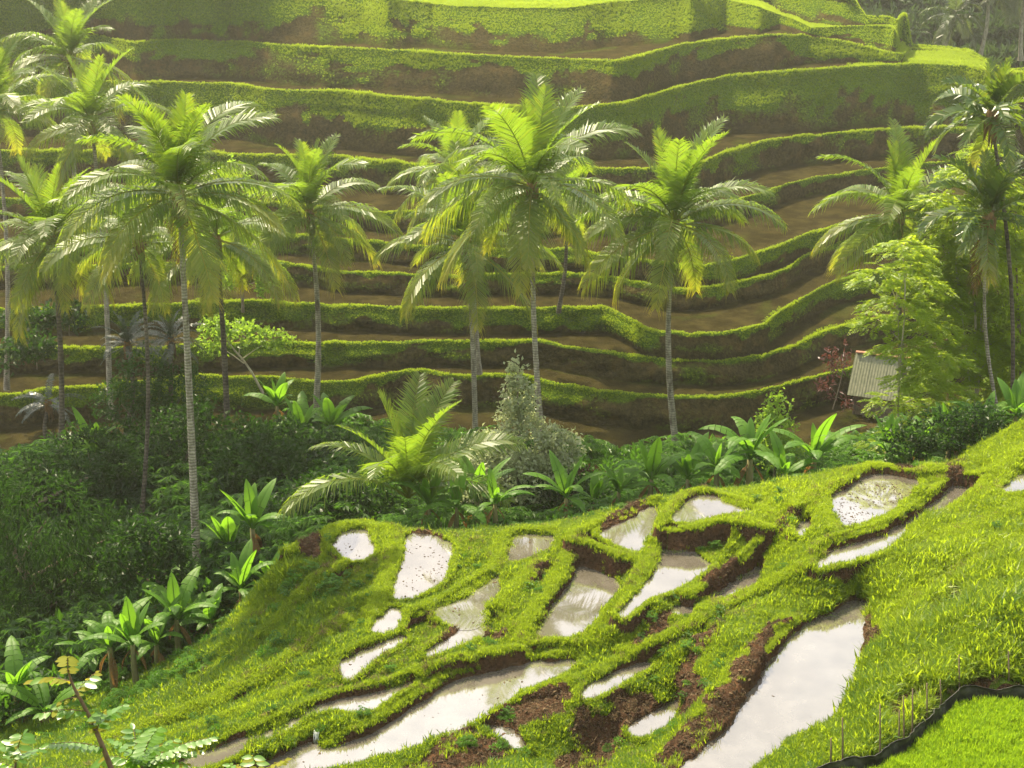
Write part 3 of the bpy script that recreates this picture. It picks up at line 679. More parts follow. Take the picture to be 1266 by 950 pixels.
for p in SOIL_PX:
    p = np.array(p, float)
    # project the outline down on to the ground found under it
    q = at_z(p[:, 0], p[:, 1], -24.0)
    for _ in range(6):
        zq = base_f(q[:, 0], q[:, 1]); q = at_z(p[:, 0], p[:, 1], zq)
    soil[in_poly(GX + .3 * fbm(GX / .7, GY / .7, 31, 3), GY + .3 * fbm(GX / .7, GY / .7, 32, 3), chaikin(q[:, :2], 2))] = 1
face = np.clip((SLOPE - 1.5) / .8, 0, 1)
fine = (GX > -17.5) & (GX < 19.5) & (GY > 33.5) & (GY < 54.5)
GZ = GZ + np.where(fine, soil * (.10 * np.abs(fbm(GX / .35, GY / .35, 91, 3)) + .05 * fbm(GX / .15, GY / .15, 92, 2)), 0)
GRASSY = np.clip(1 - np.maximum(soil, face * fine), 0, 1)
GRASSY[poolmask] = 0
GRASSY *= np.where(GY > 56, .35, 1)
obj('ground', mesh_np('ground', np.stack([GX, GY, GZ], -1).reshape(-1, 3), grid_faces(*GX.shape), M_GROUND, {'grass': GRASSY.ravel(), 'mud': np.where(poolmask, .9, 0).ravel()}, True), kind='structure')

def sample(A, x, y):
    i = np.clip(np.searchsorted(GXs, x) - 1, 0, len(GXs) - 2); j = np.clip(np.searchsorted(GYs, y) - 1, 0, len(GYs) - 2)
    s = np.clip((x - GXs[i]) / (GXs[i + 1] - GXs[i]), 0, 1); t = np.clip((y - GYs[j]) / (GYs[j + 1] - GYs[j]), 0, 1)
    return (A[j, i] * (1 - s) + A[j, i + 1] * s) * (1 - t) + (A[j + 1, i] * (1 - s) + A[j + 1, i + 1] * s) * t
def gz(x, y): return float(sample(GZ, np.array([x], float), np.array([y], float))[0])

# water of each paddy
for k, (z, P) in POOL_W.items():
    c = P.mean(0)
    Q = grow(P, .13)
    bm = bmesh.new(); f = bm.faces.new([bm.verts.new((a, b, z)) for a, b in Q])
    bmesh.ops.triangulate(bm, faces=[f])
    for f in bm.faces:
        if f.normal.z < 0: f.normal_flip()
    me = bpy.data.meshes.new('paddy_water'); bm.to_mesh(me); bm.free(); me.materials.append(M_WATER)
    obj('paddy_water', me, kind='structure')

# grass on the near slopes, and the young rice at the lower right
def near_grass():
    n = 520000
    x = RNG.uniform(-21, 22, n); y = RNG.uniform(32.5, 60, n)
    z = sample(GZ, x, y); g = sample(GRASSY, x, y); b = sample(bundmask, x, y); sl = sample(SLOPE, x, y)
    pw = sample(np.where(poolmask, 1.0, 0), x, y); rr = sample(np.where(rm, 1.0, 0), x, y)
    px, py, dep = to_px(np.stack([x, y, z], -1))
    patch = fbm(x / 1.8, y / 1.8, 71, 3)
    keep = (px > -30) & (px < 1300) & (py > 500) & (py < 975) & (pw < .25) & (rr < .02)
    keep &= RNG.random(n) < np.clip(g * 1.15 - .1, 0.0, 1) + .07 * (patch > .2)
    keep &= RNG.random(n) < np.where(y > 54, .35, 1) * np.where((px < 330) & (y > 49), .7, 1)
    fd, _ = line_dist(x, y, np.c_[FENCE_W, FENCE_W[:, 0] * 0]); keep &= fd > .42
    x, y, z, b, sl, px, py, patch = (v[keep] for v in (x, y, z, b, sl, px, py, patch)); n = len(x)
    wild = np.clip((px - 1000) / 120, 0, 1) * np.clip((py - 640) / 60, 0, 1)
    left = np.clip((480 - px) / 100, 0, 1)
    h = .11 + .05 * RNG.random(n) + .14 * wild * RNG.random(n) + .10 * np.clip(patch, 0, 1) * (1 - .6 * b) + (1 - b) * (.05 + .10 * np.clip(fbm(x / 1.2, y / 1.2, 75, 2), 0, 1) + .26 * wild + .14 * left * np.clip(patch + .3, 0, 1))
    h *= np.where(RNG.random(n) < .05, 1.6, 1)
    yellow = np.clip((px - 620) / 420, 0, 1) * np.clip((760 - py) / 120, 0, 1)
    tn = .27 + .42 * yellow + .30 * wild - .30 * left + .2 * fbm(x / 1.1, y / 1.1, 73, 3) + .3 * fbm(x / 2.6, y / 2.6, 74, 3) + RNG.normal(0, .2, n) + .42 * b - .16  # bund grass yellower; its sunlit tops are put into the tint too
    rot = np.stack([RNG.normal(0, .22, n) + .1, RNG.normal(0, .22, n), RNG.uniform(0, 6.28, n)], -1)
    scl = np.stack([h * .95, h * .95, h], -1)
    scatter('grass', np.stack([x, y, z], -1), rot, scl, np.clip(tn, 0, 1), np.where(RNG.random(n) < .25 + .6 * wild, RNG.integers(4, 6, n), RNG.integers(0, 4, n)), TUFTS + LONG)
    print('near grass', n)
    n = 26000
    x = RNG.uniform(5, 17, n); y = RNG.uniform(32, 41, n); k = in_poly(x, y + .38, RICE_W); x, y = x[k], y[k]; n = len(x)
    h = .30 + .14 * RNG.random(n) + .08 * fbm(x / .9, y / .9, 5, 2)
    scatter('rice', np.stack([x, y, sample(GZ, x, y)], -1), np.stack([RNG.normal(0, .15, n), RNG.normal(0, .15, n), RNG.uniform(0, 6.28, n)], -1),
            np.stack([h * .9, h * .9, h], -1), np.clip(.5 + .3 * fbm(x / .8, y / .8, 9, 3) + RNG.normal(0, .25, n), 0, 1), RNG.integers(0, 3, n), RICE)
near_grass()

# clods of dug earth
def clods():
    src = []
    for k in range(3):
        bm = bmesh.new(); bmesh.ops.create_icosphere(bm, subdivisions=1, radius=.5)
        for v in bm.verts: v.co = v.co * random.uniform(.6, 1.25); v.co.z *= .7
        me = bpy.data.meshes.new('earth_clod'); bm.to_mesh(me); bm.free(); me.materials.append(M_STRAW); src.append(source('earth_clod', me))
    src.append(tuft('straw_tuft', M_STRAW, 10, .5, 1.3, .03, 77))
    n = 110000
    x = RNG.uniform(-18, 19, n); y = RNG.uniform(33.5, 54, n)
    s = sample(soil, x, y); pw = sample(np.where(poolmask, 1.0, 0), x, y)
    k = (s > .5) & (pw < .3); x, y = x[k], y[k]; n = len(x)
    sz = .05 + .13 * RNG.random(n) ** 3
    idx = RNG.integers(0, 4, n); sz = np.where(idx == 3, .12 + .1 * RNG.random(n), sz)
    scatter('earth_clods', np.stack([x, y, sample(GZ, x, y)], -1), RNG.uniform(-.5, 6, (n, 3)) * np.where(idx == 3, .1, 1)[:, None] + np.stack([np.zeros(n), np.zeros(n), RNG.uniform(0, 6, n)], -1),
            np.stack([sz, sz, sz], -1), np.clip(.1 + .5 * RNG.random(n) ** 2 + .25 * fbm(x / .8, y / .8, 3, 2), 0, 1), idx, src)
    n = 9000
    x = RNG.uniform(-18, 19, n); y = RNG.uniform(34, 54, n); pw = sample(np.where(poolmask, 1.0, 0), x, y); rr = sample(np.where(rm, 1.0, 0), x, y)
    k = (pw < .05) & (rr < .02) & (fbm(x / 1.5, y / 1.5, 88, 3) + RNG.normal(0, .25, n) > .35); x, y = x[k], y[k]; n = len(x)
    sz = RNG.uniform(.14, .3, n)
    scatter('dry_grass', np.stack([x, y, sample(GZ, x, y) + .04], -1), np.stack([RNG.normal(0, .3, n), RNG.normal(0, .3, n), RNG.uniform(0, 6, n)], -1), np.stack([sz, sz, sz], -1), RNG.uniform(.5, 1.0, n), np.zeros(n), [src[3]])
    # bits of straw and weed afloat on the water
    P, R_, S, T, I = [], [], [], [], []
    for k, (z, W) in POOL_W.items():
        lo, hi = W.min(0), W.max(0); m = int(len(W) and (hi - lo).prod() * {'A': 60, 'I': 20, 'J': 22, 'L': 10, 'P': 5, 'O': 6, 'N': 6, 'T': .5, 'K': 8, 'R': 10}.get(k, 1.2))
        x = RNG.uniform(lo[0], hi[0], m); y = RNG.uniform(lo[1], hi[1], m); ok = in_poly(x, y, W) & (fbm(x / .9, y / .9, 44, 3) + RNG.normal(0, .3, m) > .0)
        x, y = x[ok], y[ok]; m = len(x)
        P.append(np.stack([x, y, np.full(m, z + .005)], -1)); s = .04 + .09 * RNG.random(m) ** 2
        S.append(np.stack([s, s * RNG.uniform(.3, 1, m), s * .35], -1)); T.append(RNG.random(m) * .4); I.append(RNG.integers(0, 3, m))
    P = np.concatenate(P); n = len(P)
    scatter('floating_straw', P, np.stack([np.zeros(n), np.zeros(n), RNG.uniform(0, 6.28, n)], -1), np.concatenate(S), np.concatenate(T), np.concatenate(I), src)
clods()
# ================================================================ PLANTS: materials
M_FROND = leaf_mat('palm_leaf', (.050, .090, .012), (.090, .140, .016), (.25, .41, .02), .46, .42, .35, yellow=(.34, .26, .015))
M_FROND_FAR = leaf_mat('far_palm_leaf', (.03, .055, .016), (.05, .08, .02), (.12, .18, .03), .35, .4, .4, yellow=(.12, .12, .03))
M_ARECA = leaf_mat('areca_leaf', (.022, .055, .010), (.06, .11, .015), (.22, .34, .02), .38, .36, .45, yellow=(.34, .25, .03))
M_SAGO = leaf_mat('grey_palm_leaf', (.030, .045, .030), (.06, .075, .05), (.05, .08, .03), .25, .35, .5, yellow=(.06, .07, .05))
M_DRY = leaf_mat('dry_frond', (.10, .055, .022), (.20, .12, .05), (.25, .13, .03), .35, .8, .1)
M_BANANA = leaf_mat('banana_leaf', (.06, .15, .014), (.11, .22, .02), (.22, .46, .02), .50, .5, .3)
M_JUNGLE = leaf_mat('jungle_leaf', (.010, .027, .006), (.034, .072, .010), (.040, .11, .008), .42, .45, .25)  # leaf colours darkened to carry the shade of the left valley
M_BROAD = leaf_mat('broad_leaf', (.014, .038, .007), (.085, .17, .018), (.14, .34, .02), .36, .42, .28, src='tint')
M_FEATHER = leaf_mat('feathery_leaf', (.09, .17, .012), (.19, .26, .014), (.52, .66, .02), .55, .42, .3)
M_PALE = leaf_mat('pale_leaf', (.14, .18, .07), (.42, .45, .28), (.50, .56, .26), .45, .3, .6)
M_LIME = leaf_mat('lime_leaf', (.06, .13, .015), (.16, .24, .03), (.36, .56, .04), .5, .4, .3)
M_RED = leaf_mat('red_leaf', (.05, .018, .015), (.08, .035, .025), (.18, .05, .03), .35, .45, .4)
M_YOUNG = leaf_mat('sapling_leaf', (.05, .14, .012), (.13, .24, .02), (.28, .50, .03), .42, .32, .5)
M_GOLD = leaf_mat('yellow_leaf', (.15, .19, .012), (.27, .22, .02), (.40, .38, .03), .45, .65, .15)
M_WOOD_FAR = leaf_mat('far_leaf', (.02, .045, .014), (.04, .075, .02), (.06, .11, .02), .35, .5, .3, src='tint')

def bark(name, c1, c2, ring=0.0, scale=3.0, stain=(.05, .04, .03)):
    m, nt, out = new_mat(name)
    tc = N(nt, 'ShaderNodeTexCoord').outputs['Object']
    mp = N(nt, 'ShaderNodeMapping'); nt.links.new(tc, mp.inputs[0]); mp.inputs['Scale'].default_value = (1, 1, .45)
    n = noise(nt, scale, 6, .65, mp.outputs[0]); n2 = noise(nt, scale * .35, 3, .6, mp.outputs[0])
    col = mixc(nt, ramp(nt, n, .32, .68), c1, c2)
    col = mixc(nt, ramp(nt, n2, .58, .72), col, stain)
    h = n
    if ring:
        w = N(nt, 'ShaderNodeTexWave', bands_direction='Z'); nt.links.new(tc, w.inputs[0]); w.inputs['Scale'].default_value = ring; w.inputs['Distortion'].default_value = 3.5; w.inputs['Detail'].default_value = 2
        col = mixc(nt, ramp(nt, w.outputs['Fac'], .45, -.45), col, stain)
        a = N(nt, 'ShaderNodeMath', operation='ADD'); nt.links.new(n, a.inputs[0]); nt.links.new(w.outputs['Fac'], a.inputs[1]); h = a.outputs[0]
    principled(nt, out, col, .85, .2, bump(nt, h, .7, .04))
    return m
M_TRUNK = bark('palm_trunk', (.13, .115, .08), (.42, .385, .30), 2.3, 4.2, (.07, .055, .04))
M_TRUNK_DARK = bark('dark_palm_trunk', (.05, .042, .032), (.16, .135, .10), 1.6, 2.6, (.025, .02, .015))
M_BARK = bark('tree_bark', (.10, .08, .055), (.24, .20, .14), 0, 6)
M_BARK_PALE = bark('pale_bark', (.26, .23, .15), (.44, .40, .28), 0, 6, (.12, .10, .06))
M_STEM = bark('banana_stem', (.10, .11, .04), (.20, .17, .08), 0, 5, (.06, .04, .02))
M_FIBRE = bark('crown_fibre', (.12, .065, .025), (.26, .16, .07), 0, 9)
M_NUT = bark('coconut', (.10, .13, .02), (.20, .19, .03), 0, 5, (.12, .08, .02))

# ---------------------------------------------------------------- palms
def frond_mesh(name, L, a0, droop, hang, seed, mat, n=66, lw=.033, ll=1.30, yel=0.0, power=1.35, v_ang=.35):
    """arching midrib with two rows of leaflets; grows along +X from the crown"""
    r = np.random.default_rng(seed); G = Geo(); Y = []
    m = 15; t = np.linspace(0, 1, m); th = a0 - droop * t ** power
    dx = np.cos(th) * L / (m - 1); dz = np.sin(th) * L / (m - 1)
    px = np.concatenate([[0], np.cumsum((dx[1:] + dx[:-1]) / 2)]); pz = np.concatenate([[0], np.cumsum((dz[1:] + dz[:-1]) / 2)])
    py = .10 * L * r.uniform(-1, 1) * t ** 2
    pts = np.stack([px, py, pz], -1)
    G.tube(pts, np.interp(t, [0, .15, 1], [.055, .032, .006]) * L / 4.6, 4)
    Y += [yel * .8 + .15] * G.n
    T = np.gradient(pts, axis=0); T /= np.linalg.norm(T, axis=1)[:, None]
    twist = r.uniform(-.35, .35)
    for s in (-1, 1):
        for i in range(n):
            u = .13 + .87 * (i + r.uniform(-.3, .3)) / n
            u = min(max(u, .1), .995)
            b = np.array([np.interp(u, t, pts[:, k]) for k in range(3)]); tg = np.array([np.interp(u, t, T[:, k]) for k in range(3)]); tg /= np.linalg.norm(tg)
            side = np.cross(tg, [0, 0, 1.0]); nn = np.linalg.norm(side)
            side = side / nn if nn > .15 else np.array([0, -1.0, 0]); up = np.cross(side, tg)
            ln = ll * (L / 4.6) * (math.sin(PI * (.16 + .80 * u)) ** .7) * r.uniform(.82, 1.1)
            fwd = .35 + .75 * u
            tw = twist * (.3 + u)
            d = tg * fwd + side * s * math.cos(v_ang) + up * (math.sin(v_ang) + s * tw); d /= np.linalg.norm(d)
            mid = b + d * ln * .5 + np.array([0, 0, -hang * .18 * ln]); hang_ = hang * r.uniform(.5, 1.4); end = b + d * ln * (1 - .25 * hang) + np.array([0, 0, -hang_ * .85 * ln]) + r.normal(0, .03, 3)
            w = np.cross(d, up); w = tg * .75 + up * .25 * r.uniform(-1, 1); w = w / np.linalg.norm(w) * lw * (L / 4.6) * r.uniform(.8, 1.2)
            G.add([b - w * .6, b + w * .6, mid + w, mid - w, end], [(0, 1, 2, 3)], [(3, 2, 4)])
            y = np.clip(yel * (.10 + 1.1 * u ** 2.6) + r.normal(0, .06), 0, 1)
            Y += [y * .6, y * .6, y, y, min(1, y * 1.5)]
    return G.mesh(name, mat, False, {'yel': np.array(Y)})

FROND_CLASSES = [  # start angle, droop, leaflet hang, yellowing, length
 (86, 14, .10, .10, .78), (76, 44, .25, .06, .95), (60, 78, .45, .05, 1.05), (42, 82, .6, .08, 1.08), (24, 78, .75, .18, 1.07), (2, 66, .85, .35, 1.04), (-24, 50, .9, .5, .98), (-48, 34, .9, .6, .9)]
def frond_set(name, mat, L=4.6, seeds=2, **kw):
    return [[frond_mesh(name, L * l, math.radians(a), math.radians(d), h, 100 + 10 * i + s, mat, yel=y, **kw) for s in range(seeds)] for i, (a, d, h, y, l) in enumerate(FROND_CLASSES)]
COCO = frond_set('palm_frond', M_FROND)
COCO_FAR = frond_set('palm_frond', M_FROND_FAR, n=34, lw=.06, seeds=1)
ARECA = [[frond_mesh('palm_frond', 2.5 * l, math.radians(a), math.radians(d), h, 300 + i * 7 + s, M_ARECA, n=24, lw=.11, ll=1.45, yel=y, v_ang=.6) for s in range(2)]
         for i, (a, d, h, y, l) in enumerate([(85, 20, .1, .05, .8), (70, 60, .3, .03, 1), (50, 80, .4, .04, 1), (28, 90, .5, .05, 1), (5, 80, .6, .12, 1), (-30, 50, .7, .5, .9)])]
SAGO = [[frond_mesh('palm_frond', 2.3 * l, math.radians(a), math.radians(d), .5, 400 + i, M_SAGO, n=26, lw=.07, ll=.8, yel=.1)] for i, (a, d, l) in enumerate([(80, 40, .8), (55, 70, 1), (30, 75, 1), (5, 60, 1), (-25, 40, .9)])]
DRY_FROND = frond_mesh('dry_frond', 3.2, math.radians(-55), math.radians(30), .9, 500, M_DRY, n=30, lw=.05)

def trunk_mesh(base, top, r0, r1, mat, bend=.3, seed=0):
    rr = np.random.default_rng(seed); v = np.array(top) - np.array(base); t = np.linspace(-.04, 1, 16)
    az = rr.uniform(0, 6.28); off = np.array([math.cos(az), math.sin(az), 0]) * bend
    pts = t[:, None] * v + np.sin(PI * np.clip(t, 0, 1))[:, None] * off
    rad = np.interp(t, [-.04, .0, .05, .2, 1], [r0 * 1.5, r0 * 1.35, r0 * 1.1, r0, r1]) * (1 + .04 * rr.normal(size=16))
    G = Geo(); G.tube(pts, rad, 10); return G.mesh('trunk', mat)

FIB = Geo()
for k in range(14):
    a = k * 2.4; FIB.tube([(.10 * math.cos(a), .10 * math.sin(a), .45), (.17 * math.cos(a), .17 * math.sin(a), .1), (.22 * math.cos(a), .22 * math.sin(a), -.35 - .25 * (k % 3))], [.09, .08, .02], 5)
FIB = FIB.mesh('crown_fibre', M_FIBRE)
bm = bmesh.new(); bmesh.ops.create_icosphere(bm, subdivisions=2, radius=.13)
for v in bm.verts: v.co.z *= 1.25
NUT = bpy.data.meshes.new('coconut'); bm.to_mesh(NUT); bm.free(); NUT.materials.append(M_NUT)

def palm(label, crown, base, d, sets=COCO, nf=26, size=1.0, trunk=True, r0=.16, r1=.10, mat=M_TRUNK, name='coconut_palm', group='coconut palms', seed=0, lo=0.0, hi=.83, fibre=True, nuts=0, dry=0, bend=.45, cat='palm tree', d_top=None):
    B = at_d(base[0], base[1], d); T = at_d(crown[0], crown[1], d if d_top is None else d_top)
    size *= 1.16
    o = thing(name, label, cat, B, 0, group)
    r = random.Random(seed + 5); C = T - B
    if trunk: obj('trunk', trunk_mesh((0, 0, 0), C, r0, r1, mat, bend, seed), o)
    if fibre:
        f = obj('crown_fibre', FIB, o); f.location = C - np.array([0, 0, .1]); f.scale = (size,) * 3
    K = len(sets); tx, ty = r.uniform(-.13, .13), r.uniform(-.13, .13)
    for i in range(nf):
        q = lo + (hi - lo) * (i + .5) / nf
        c = min(K - 1, int(q ** .85 * K + r.uniform(-.3, .3)) if q > .04 else 0); c = max(0, c)
        fr = obj('palm_frond', sets[c][r.randrange(len(sets[c]))], o)
        fr.location = C + np.array([0, 0, .35 * size * (1 - q)]); fr.rotation_euler = (r.uniform(-.16, .16) + tx, r.uniform(-.14, .14) + ty, i * 2.39996 + r.uniform(-.35, .35) + seed)
        fr.scale = (size * r.uniform(.82, 1.12),) * 3
    for i in range(nuts):
        n_ = obj('coconut', NUT, o); a = i * 1.3 + seed; n_.location = C + np.array([.27 * math.cos(a), .27 * math.sin(a), -.35 - .12 * (i % 2)])
    for i in range(dry):
        n_ = obj('dry_frond', DRY_FROND, o); n_.location = C; n_.rotation_euler = (0, .25, seed + i * 2.1); n_.scale = (.8 * size,) * 3
    return o

palm('tallest coconut palm in the middle, its straight pale trunk rising past the pale-leaved tree', (658, 238), (677, 606), 66, nf=27, size=1.10, seed=1, nuts=5, bend=.25)
palm('big coconut palm with a long pale trunk footed among the banana plants on the left', (222, 248), (245, 737), 55, nf=29, size=.98, seed=2, nuts=4, dry=1, bend=.2, r0=.17)
palm('slender coconut palm on the left with a dark lower-half trunk, standing before the brown fields', (64, 300), (75, 584), 72, nf=26, size=1.0, seed=3, mat=M_TRUNK_DARK, bend=.25)
palm('coconut palm with a pale trunk between the big left palm and the middle palms', (383, 268), (388, 540), 82, nf=25, size=1.08, seed=4, r0=.2)
palm('coconut palm with yellow lower fronds just left of the tallest palm', (577, 308), (588, 585), 79, nf=25, size=1.08, seed=5, dry=2, r0=.18)
palm('coconut palm right of the tallest palm, orange frond tips, pale trunk ending at banana leaves', (834, 282), (838, 570), 72, nf=26, size=1.08, seed=6, nuts=3, r0=.18)
palm('coconut palm whose trunk is hidden by the feathery tree near the hut', (1112, 272), (1122, 500), 74, nf=22, size=1.0, seed=7)
palm('coconut palm in the hazy upper left corner, highest of the left cluster', (87, 78), (97, 300), 108, nf=22, size=1.06, seed=8, lo=0, hi=.8)
palm('coconut palm behind the big left palm, pale thin trunk beside the grey-leaved palms', (114, 158), (136, 505), 88, nf=22, size=1.0, seed=9, r0=.17)
palm('coconut palm cut by the left edge of the picture, below the upper left corner palm', (-6, 140), (8, 470), 92, nf=22, size=1.0, seed=10)
palm('thin dark-trunked coconut palm with its crown behind the big left palm', (172, 305), (175, 640), 66, nf=18, size=.86, seed=11, mat=M_TRUNK_DARK, r0=.11, r1=.08)
palm('coconut palm with a brown leaning trunk just right of the big left palm', (268, 300), (283, 584), 75, nf=20, size=.95, seed=12, mat=M_TRUNK_DARK, r0=.19)
palm('short coconut palm on a terrace behind the right side of the tallest palm', (698, 258), (691, 382), 102, nf=18, size=.95, seed=13, mat=M_TRUNK_DARK, r0=.15)
palm('coconut palm crown partly hidden behind the left fronds of the tallest palm', (566, 222), (592, 454), 95, nf=20, size=1.02, seed=14, lo=.0, hi=.85)
palm('young trunkless palm with tall upright fronds in front of the pale-leaved tree', (505, 622), (505, 650), 57, nf=13, size=1.08, seed=15, lo=.05, hi=.42, trunk=False, fibre=False, group='young palms')
# the dark fan-crowned palms at the right edge, the grey ones in the valley
palm('taller dark-crowned areca palm at the right edge', (1226, 150), (1250, 540), 66, ARECA, 20, 1.15, r0=.10, r1=.08, name='areca_palm', group='areca palms', seed=31, mat=M_TRUNK_DARK)
palm('lower areca palm at the right edge with a brown sheath under its dark crown', (1222, 276), (1238, 530), 65, ARECA, 18, 1.25, r0=.09, r1=.07, name='areca_palm', group='areca palms', seed=33, dry=1)
palm('dark grey-leaved palm behind the big left palm, the left of the pair', (158, 430), (155, 540), 80, SAGO, 24, .9, name='grey_palm', group='grey-leaved palms', seed=41, mat=M_TRUNK_DARK)
palm('dark grey-leaved palm close behind the pale trunk of the big left palm', (212, 425), (212, 540), 79, SAGO, 22, .85, name='grey_palm', group='grey-leaved palms', seed=42, mat=M_TRUNK_DARK)
palm('low grey-leaved palm drooping over the brown paddies at the left', (60, 502), (66, 560), 82, SAGO, 12, .9, name='grey_palm', group='grey-leaved palms', seed=43, mat=M_TRUNK_DARK, lo=.3)
for i, (cx, cy, bx, by, lab) in enumerate([(1180, 22, 1158, 78, 'hazy far palm with a drooping crown beyond the tip of the terraces'), (1222, -14, 1210, 76, 'hazy far palm with a bare pale trunk, second from the right edge'), (1268, -10, 1262, 72, 'hazy far palm at the upper right corner')]):
    palm(lab, (cx, cy), (bx, by), 204, COCO_FAR, 16, 1.15, r0=.3, r1=.22, name='far_palm', group='palms on the far ridge', seed=50 + i, fibre=False, lo=.2)

# ---------------------------------------------------------------- leaves in bulk
def leaves(G, pos, along, normal, ln, wd, fold=.25):
    """folded diamond leaves, one per row"""
    along = along / (np.linalg.norm(along, axis=1)[:, None] + 1e-9)
    s = np.cross(along, normal); s /= np.linalg.norm(s, axis=1)[:, None] + 1e-9
    up = np.cross(s, along); n = len(pos)
    ln = np.broadcast_to(ln, (n,))[:, None]; wd = np.broadcast_to(wd, (n,))[:, None]
    m = pos + along * ln * .45
    v = np.stack([pos, m + s * wd * .5 + up * wd * fold, pos + along * ln - up * ln * .12, m - s * wd * .5 + up * wd * fold], 1).reshape(-1, 3)
    i = np.arange(n)[:, None] * 4
    G.add(v, None, np.concatenate([i + [0, 1, 2], i + [0, 2, 3]]))

def rdir(n, r):
    v = r.normal(size=(n, 3)); return v / np.linalg.norm(v, axis=1)[:, None]

def clump_crown(name, blobs, n, ln, wd, mat, seed, droop=0.0, up=.5, shell=.55, clusters=6):
    """leaves in small sprays, spread through lobes (centre, radii)"""
    r = np.random.default_rng(seed); G = Geo()
    vol = np.array([b[1][0] * b[1][1] * b[1][2] for b in blobs]) ** .67
    for (c, rad), w in zip(blobs, vol / vol.sum()):
        k = max(4, int(n * w / clusters)); d = rdir(k, r); rr = shell + (1 - shell) * r.random(k) ** .6
        rr *= 1 + .22 * fbm(d[:, 0] * 2.3 + c[0], d[:, 1] * 2.3 + d[:, 2] * 3, seed, 2)
        cen = np.asarray(c) + d * rr[:, None] * np.asarray(rad)
        keep = fbm(cen[:, 0] * 1.1 + 3 * cen[:, 2], cen[:, 1] * 1.1 + cen[:, 2], seed + 3, 2) > -.42
        cen, d = cen[keep], d[keep]; k = len(cen)
        p = np.repeat(cen, clusters, 0) + r.normal(0, ln * .55, (k * clusters, 3))
        al = np.repeat(d, clusters, 0) * .6 + rdir(k * clusters, r) * .9 + np.array([0, 0, -droop])
        nm = np.repeat(d, clusters, 0) * .5 + rdir(k * clusters, r) * .6 + np.array([0, 0, up])
        leaves(G, p, al, nm, ln * r.uniform(.7, 1.25, k * clusters), wd * r.uniform(.7, 1.2, k * clusters))
    return G.mesh(name, mat, False)

def limbs(name, paths, mat):
    G = Geo()
    for pts, r0, r1 in paths: G.tube(smooth_line(np.array(pts, float), 1), np.linspace(r0, r1, 2 * (len(pts) - 1) + 2 if False else len(smooth_line(np.array(pts, float), 1))), 7)
    return G.mesh(name, mat)

def tree(label, base_px, d, blobs_px, n, ln, wd, mat, seed, name='tree', cat='tree', group=None, bmat=None, droop=0, up=.5, r0=.14, depth=.8, shell=.55, clusters=6, base=None):
    """blobs in photo columns/rows with radii in px, made into lobes at that distance"""
    B = at_d(base_px[0], base_px[1], d); o = thing(name, label, cat, B, 0, group)
    s = F / math.hypot(d, B[2])
    bl = []; r = random.Random(seed)
    for (x, y, rx, ry) in blobs_px:
        c = at_d(x, y, d + r.uniform(-.5, .5) * rx / s) - B
        bl.append((c, (rx / s, rx / s * depth, ry / s)))
    cr = obj('crown', clump_crown('crown', bl, n, ln, wd, mat, seed, droop, up, shell, clusters), o)
    top = max(bl, key=lambda b: b[0][2])[0]
    paths = [([(0, 0, -.4), top * .35 + np.array([.1, 0, .1]), top * .7, top], r0, r0 * .25)]
    for c, rad in bl:
        st = top * min(.8, max(.15, c[2] / max(top[2], .1) * .6)); paths.append(([st, (st + c) / 2 + np.array([0, 0, .15]), c], r0 * .5, r0 * .12))
    obj('trunk', limbs('trunk', paths, bmat or M_BARK), o)
    return o

tree('dark drooping-leaved tree filling the lower left valley beside the banana plants', (70, 800), 57, [(60, 640, 70, 60), (20, 700, 60, 60), (110, 700, 60, 60), (70, 745, 75, 50), (150, 660, 40, 45), (-10, 620, 40, 50)], 7600, .42, .10, M_JUNGLE, 1, droop=.9, r0=.22)
tree('rounded green tree on the left edge under the slender palm', (15, 640), 66, [(10, 590, 55, 30), (60, 600, 50, 32), (110, 590, 35, 25)], 3600, .30, .16, M_JUNGLE, 2, r0=.16)
tree('small loose tree with pale green leaves beside the trunk of the big left palm', (200, 760), 52, [(185, 670, 42, 30), (150, 700, 30, 26), (215, 700, 30, 30)], 2200, .36, .16, M_JUNGLE, 3, r0=.10)
tree('bushy broad-leaved tree right of the brown leaning palm trunk', (320, 640), 68, [(310, 575, 50, 32), (360, 590, 50, 34), (290, 620, 50, 30), (400, 610, 40, 30)], 4600, .34, .24, M_JUNGLE, 4, r0=.14)
tree('low dark tree under the young palm', (430, 650), 60, [(390, 620, 46, 26), (440, 610, 46, 24), (350, 640, 40, 22)], 3000, .30, .18, M_JUNGLE, 5, r0=.10)
tree('dark leafy tree behind the thin dark palm trunk in the valley', (210, 620), 72, [(205, 560, 50, 50), (170, 590, 40, 40), (240, 540, 40, 46), (215, 610, 60, 30)], 5200, .30, .15, M_JUNGLE, 6, r0=.15)
tree('tall dark tree rising behind the grey-leaved palms and the big left trunk', (205, 640), 77, [(180, 470, 34, 34), (225, 490, 40, 44), (150, 500, 34, 34), (195, 540, 56, 44), (250, 545, 34, 40)], 6500, .32, .15, M_JUNGLE, 60, r0=.16)
tree('dark rounded tree in the valley between the slender palm and the thin dark trunk', (120, 660), 69, [(110, 560, 44, 34), (140, 590, 44, 34), (90, 600, 44, 30)], 4400, .34, .17, M_JUNGLE, 61, r0=.14)
tree('bushy dark tree at the foot of the grassy bank right of the brown leaning trunk', (385, 640), 73, [(350, 545, 36, 26), (395, 565, 44, 30), (430, 580, 36, 26), (300, 545, 34, 28)], 4200, .34, .2, M_JUNGLE, 62, r0=.12)
tree('dense low tree at the left edge above the banana plants', (5, 790), 60, [(0, 690, 50, 44), (30, 740, 50, 40), (-20, 750, 40, 40)], 4200, .32, .17, M_JUNGLE, 63, r0=.14)
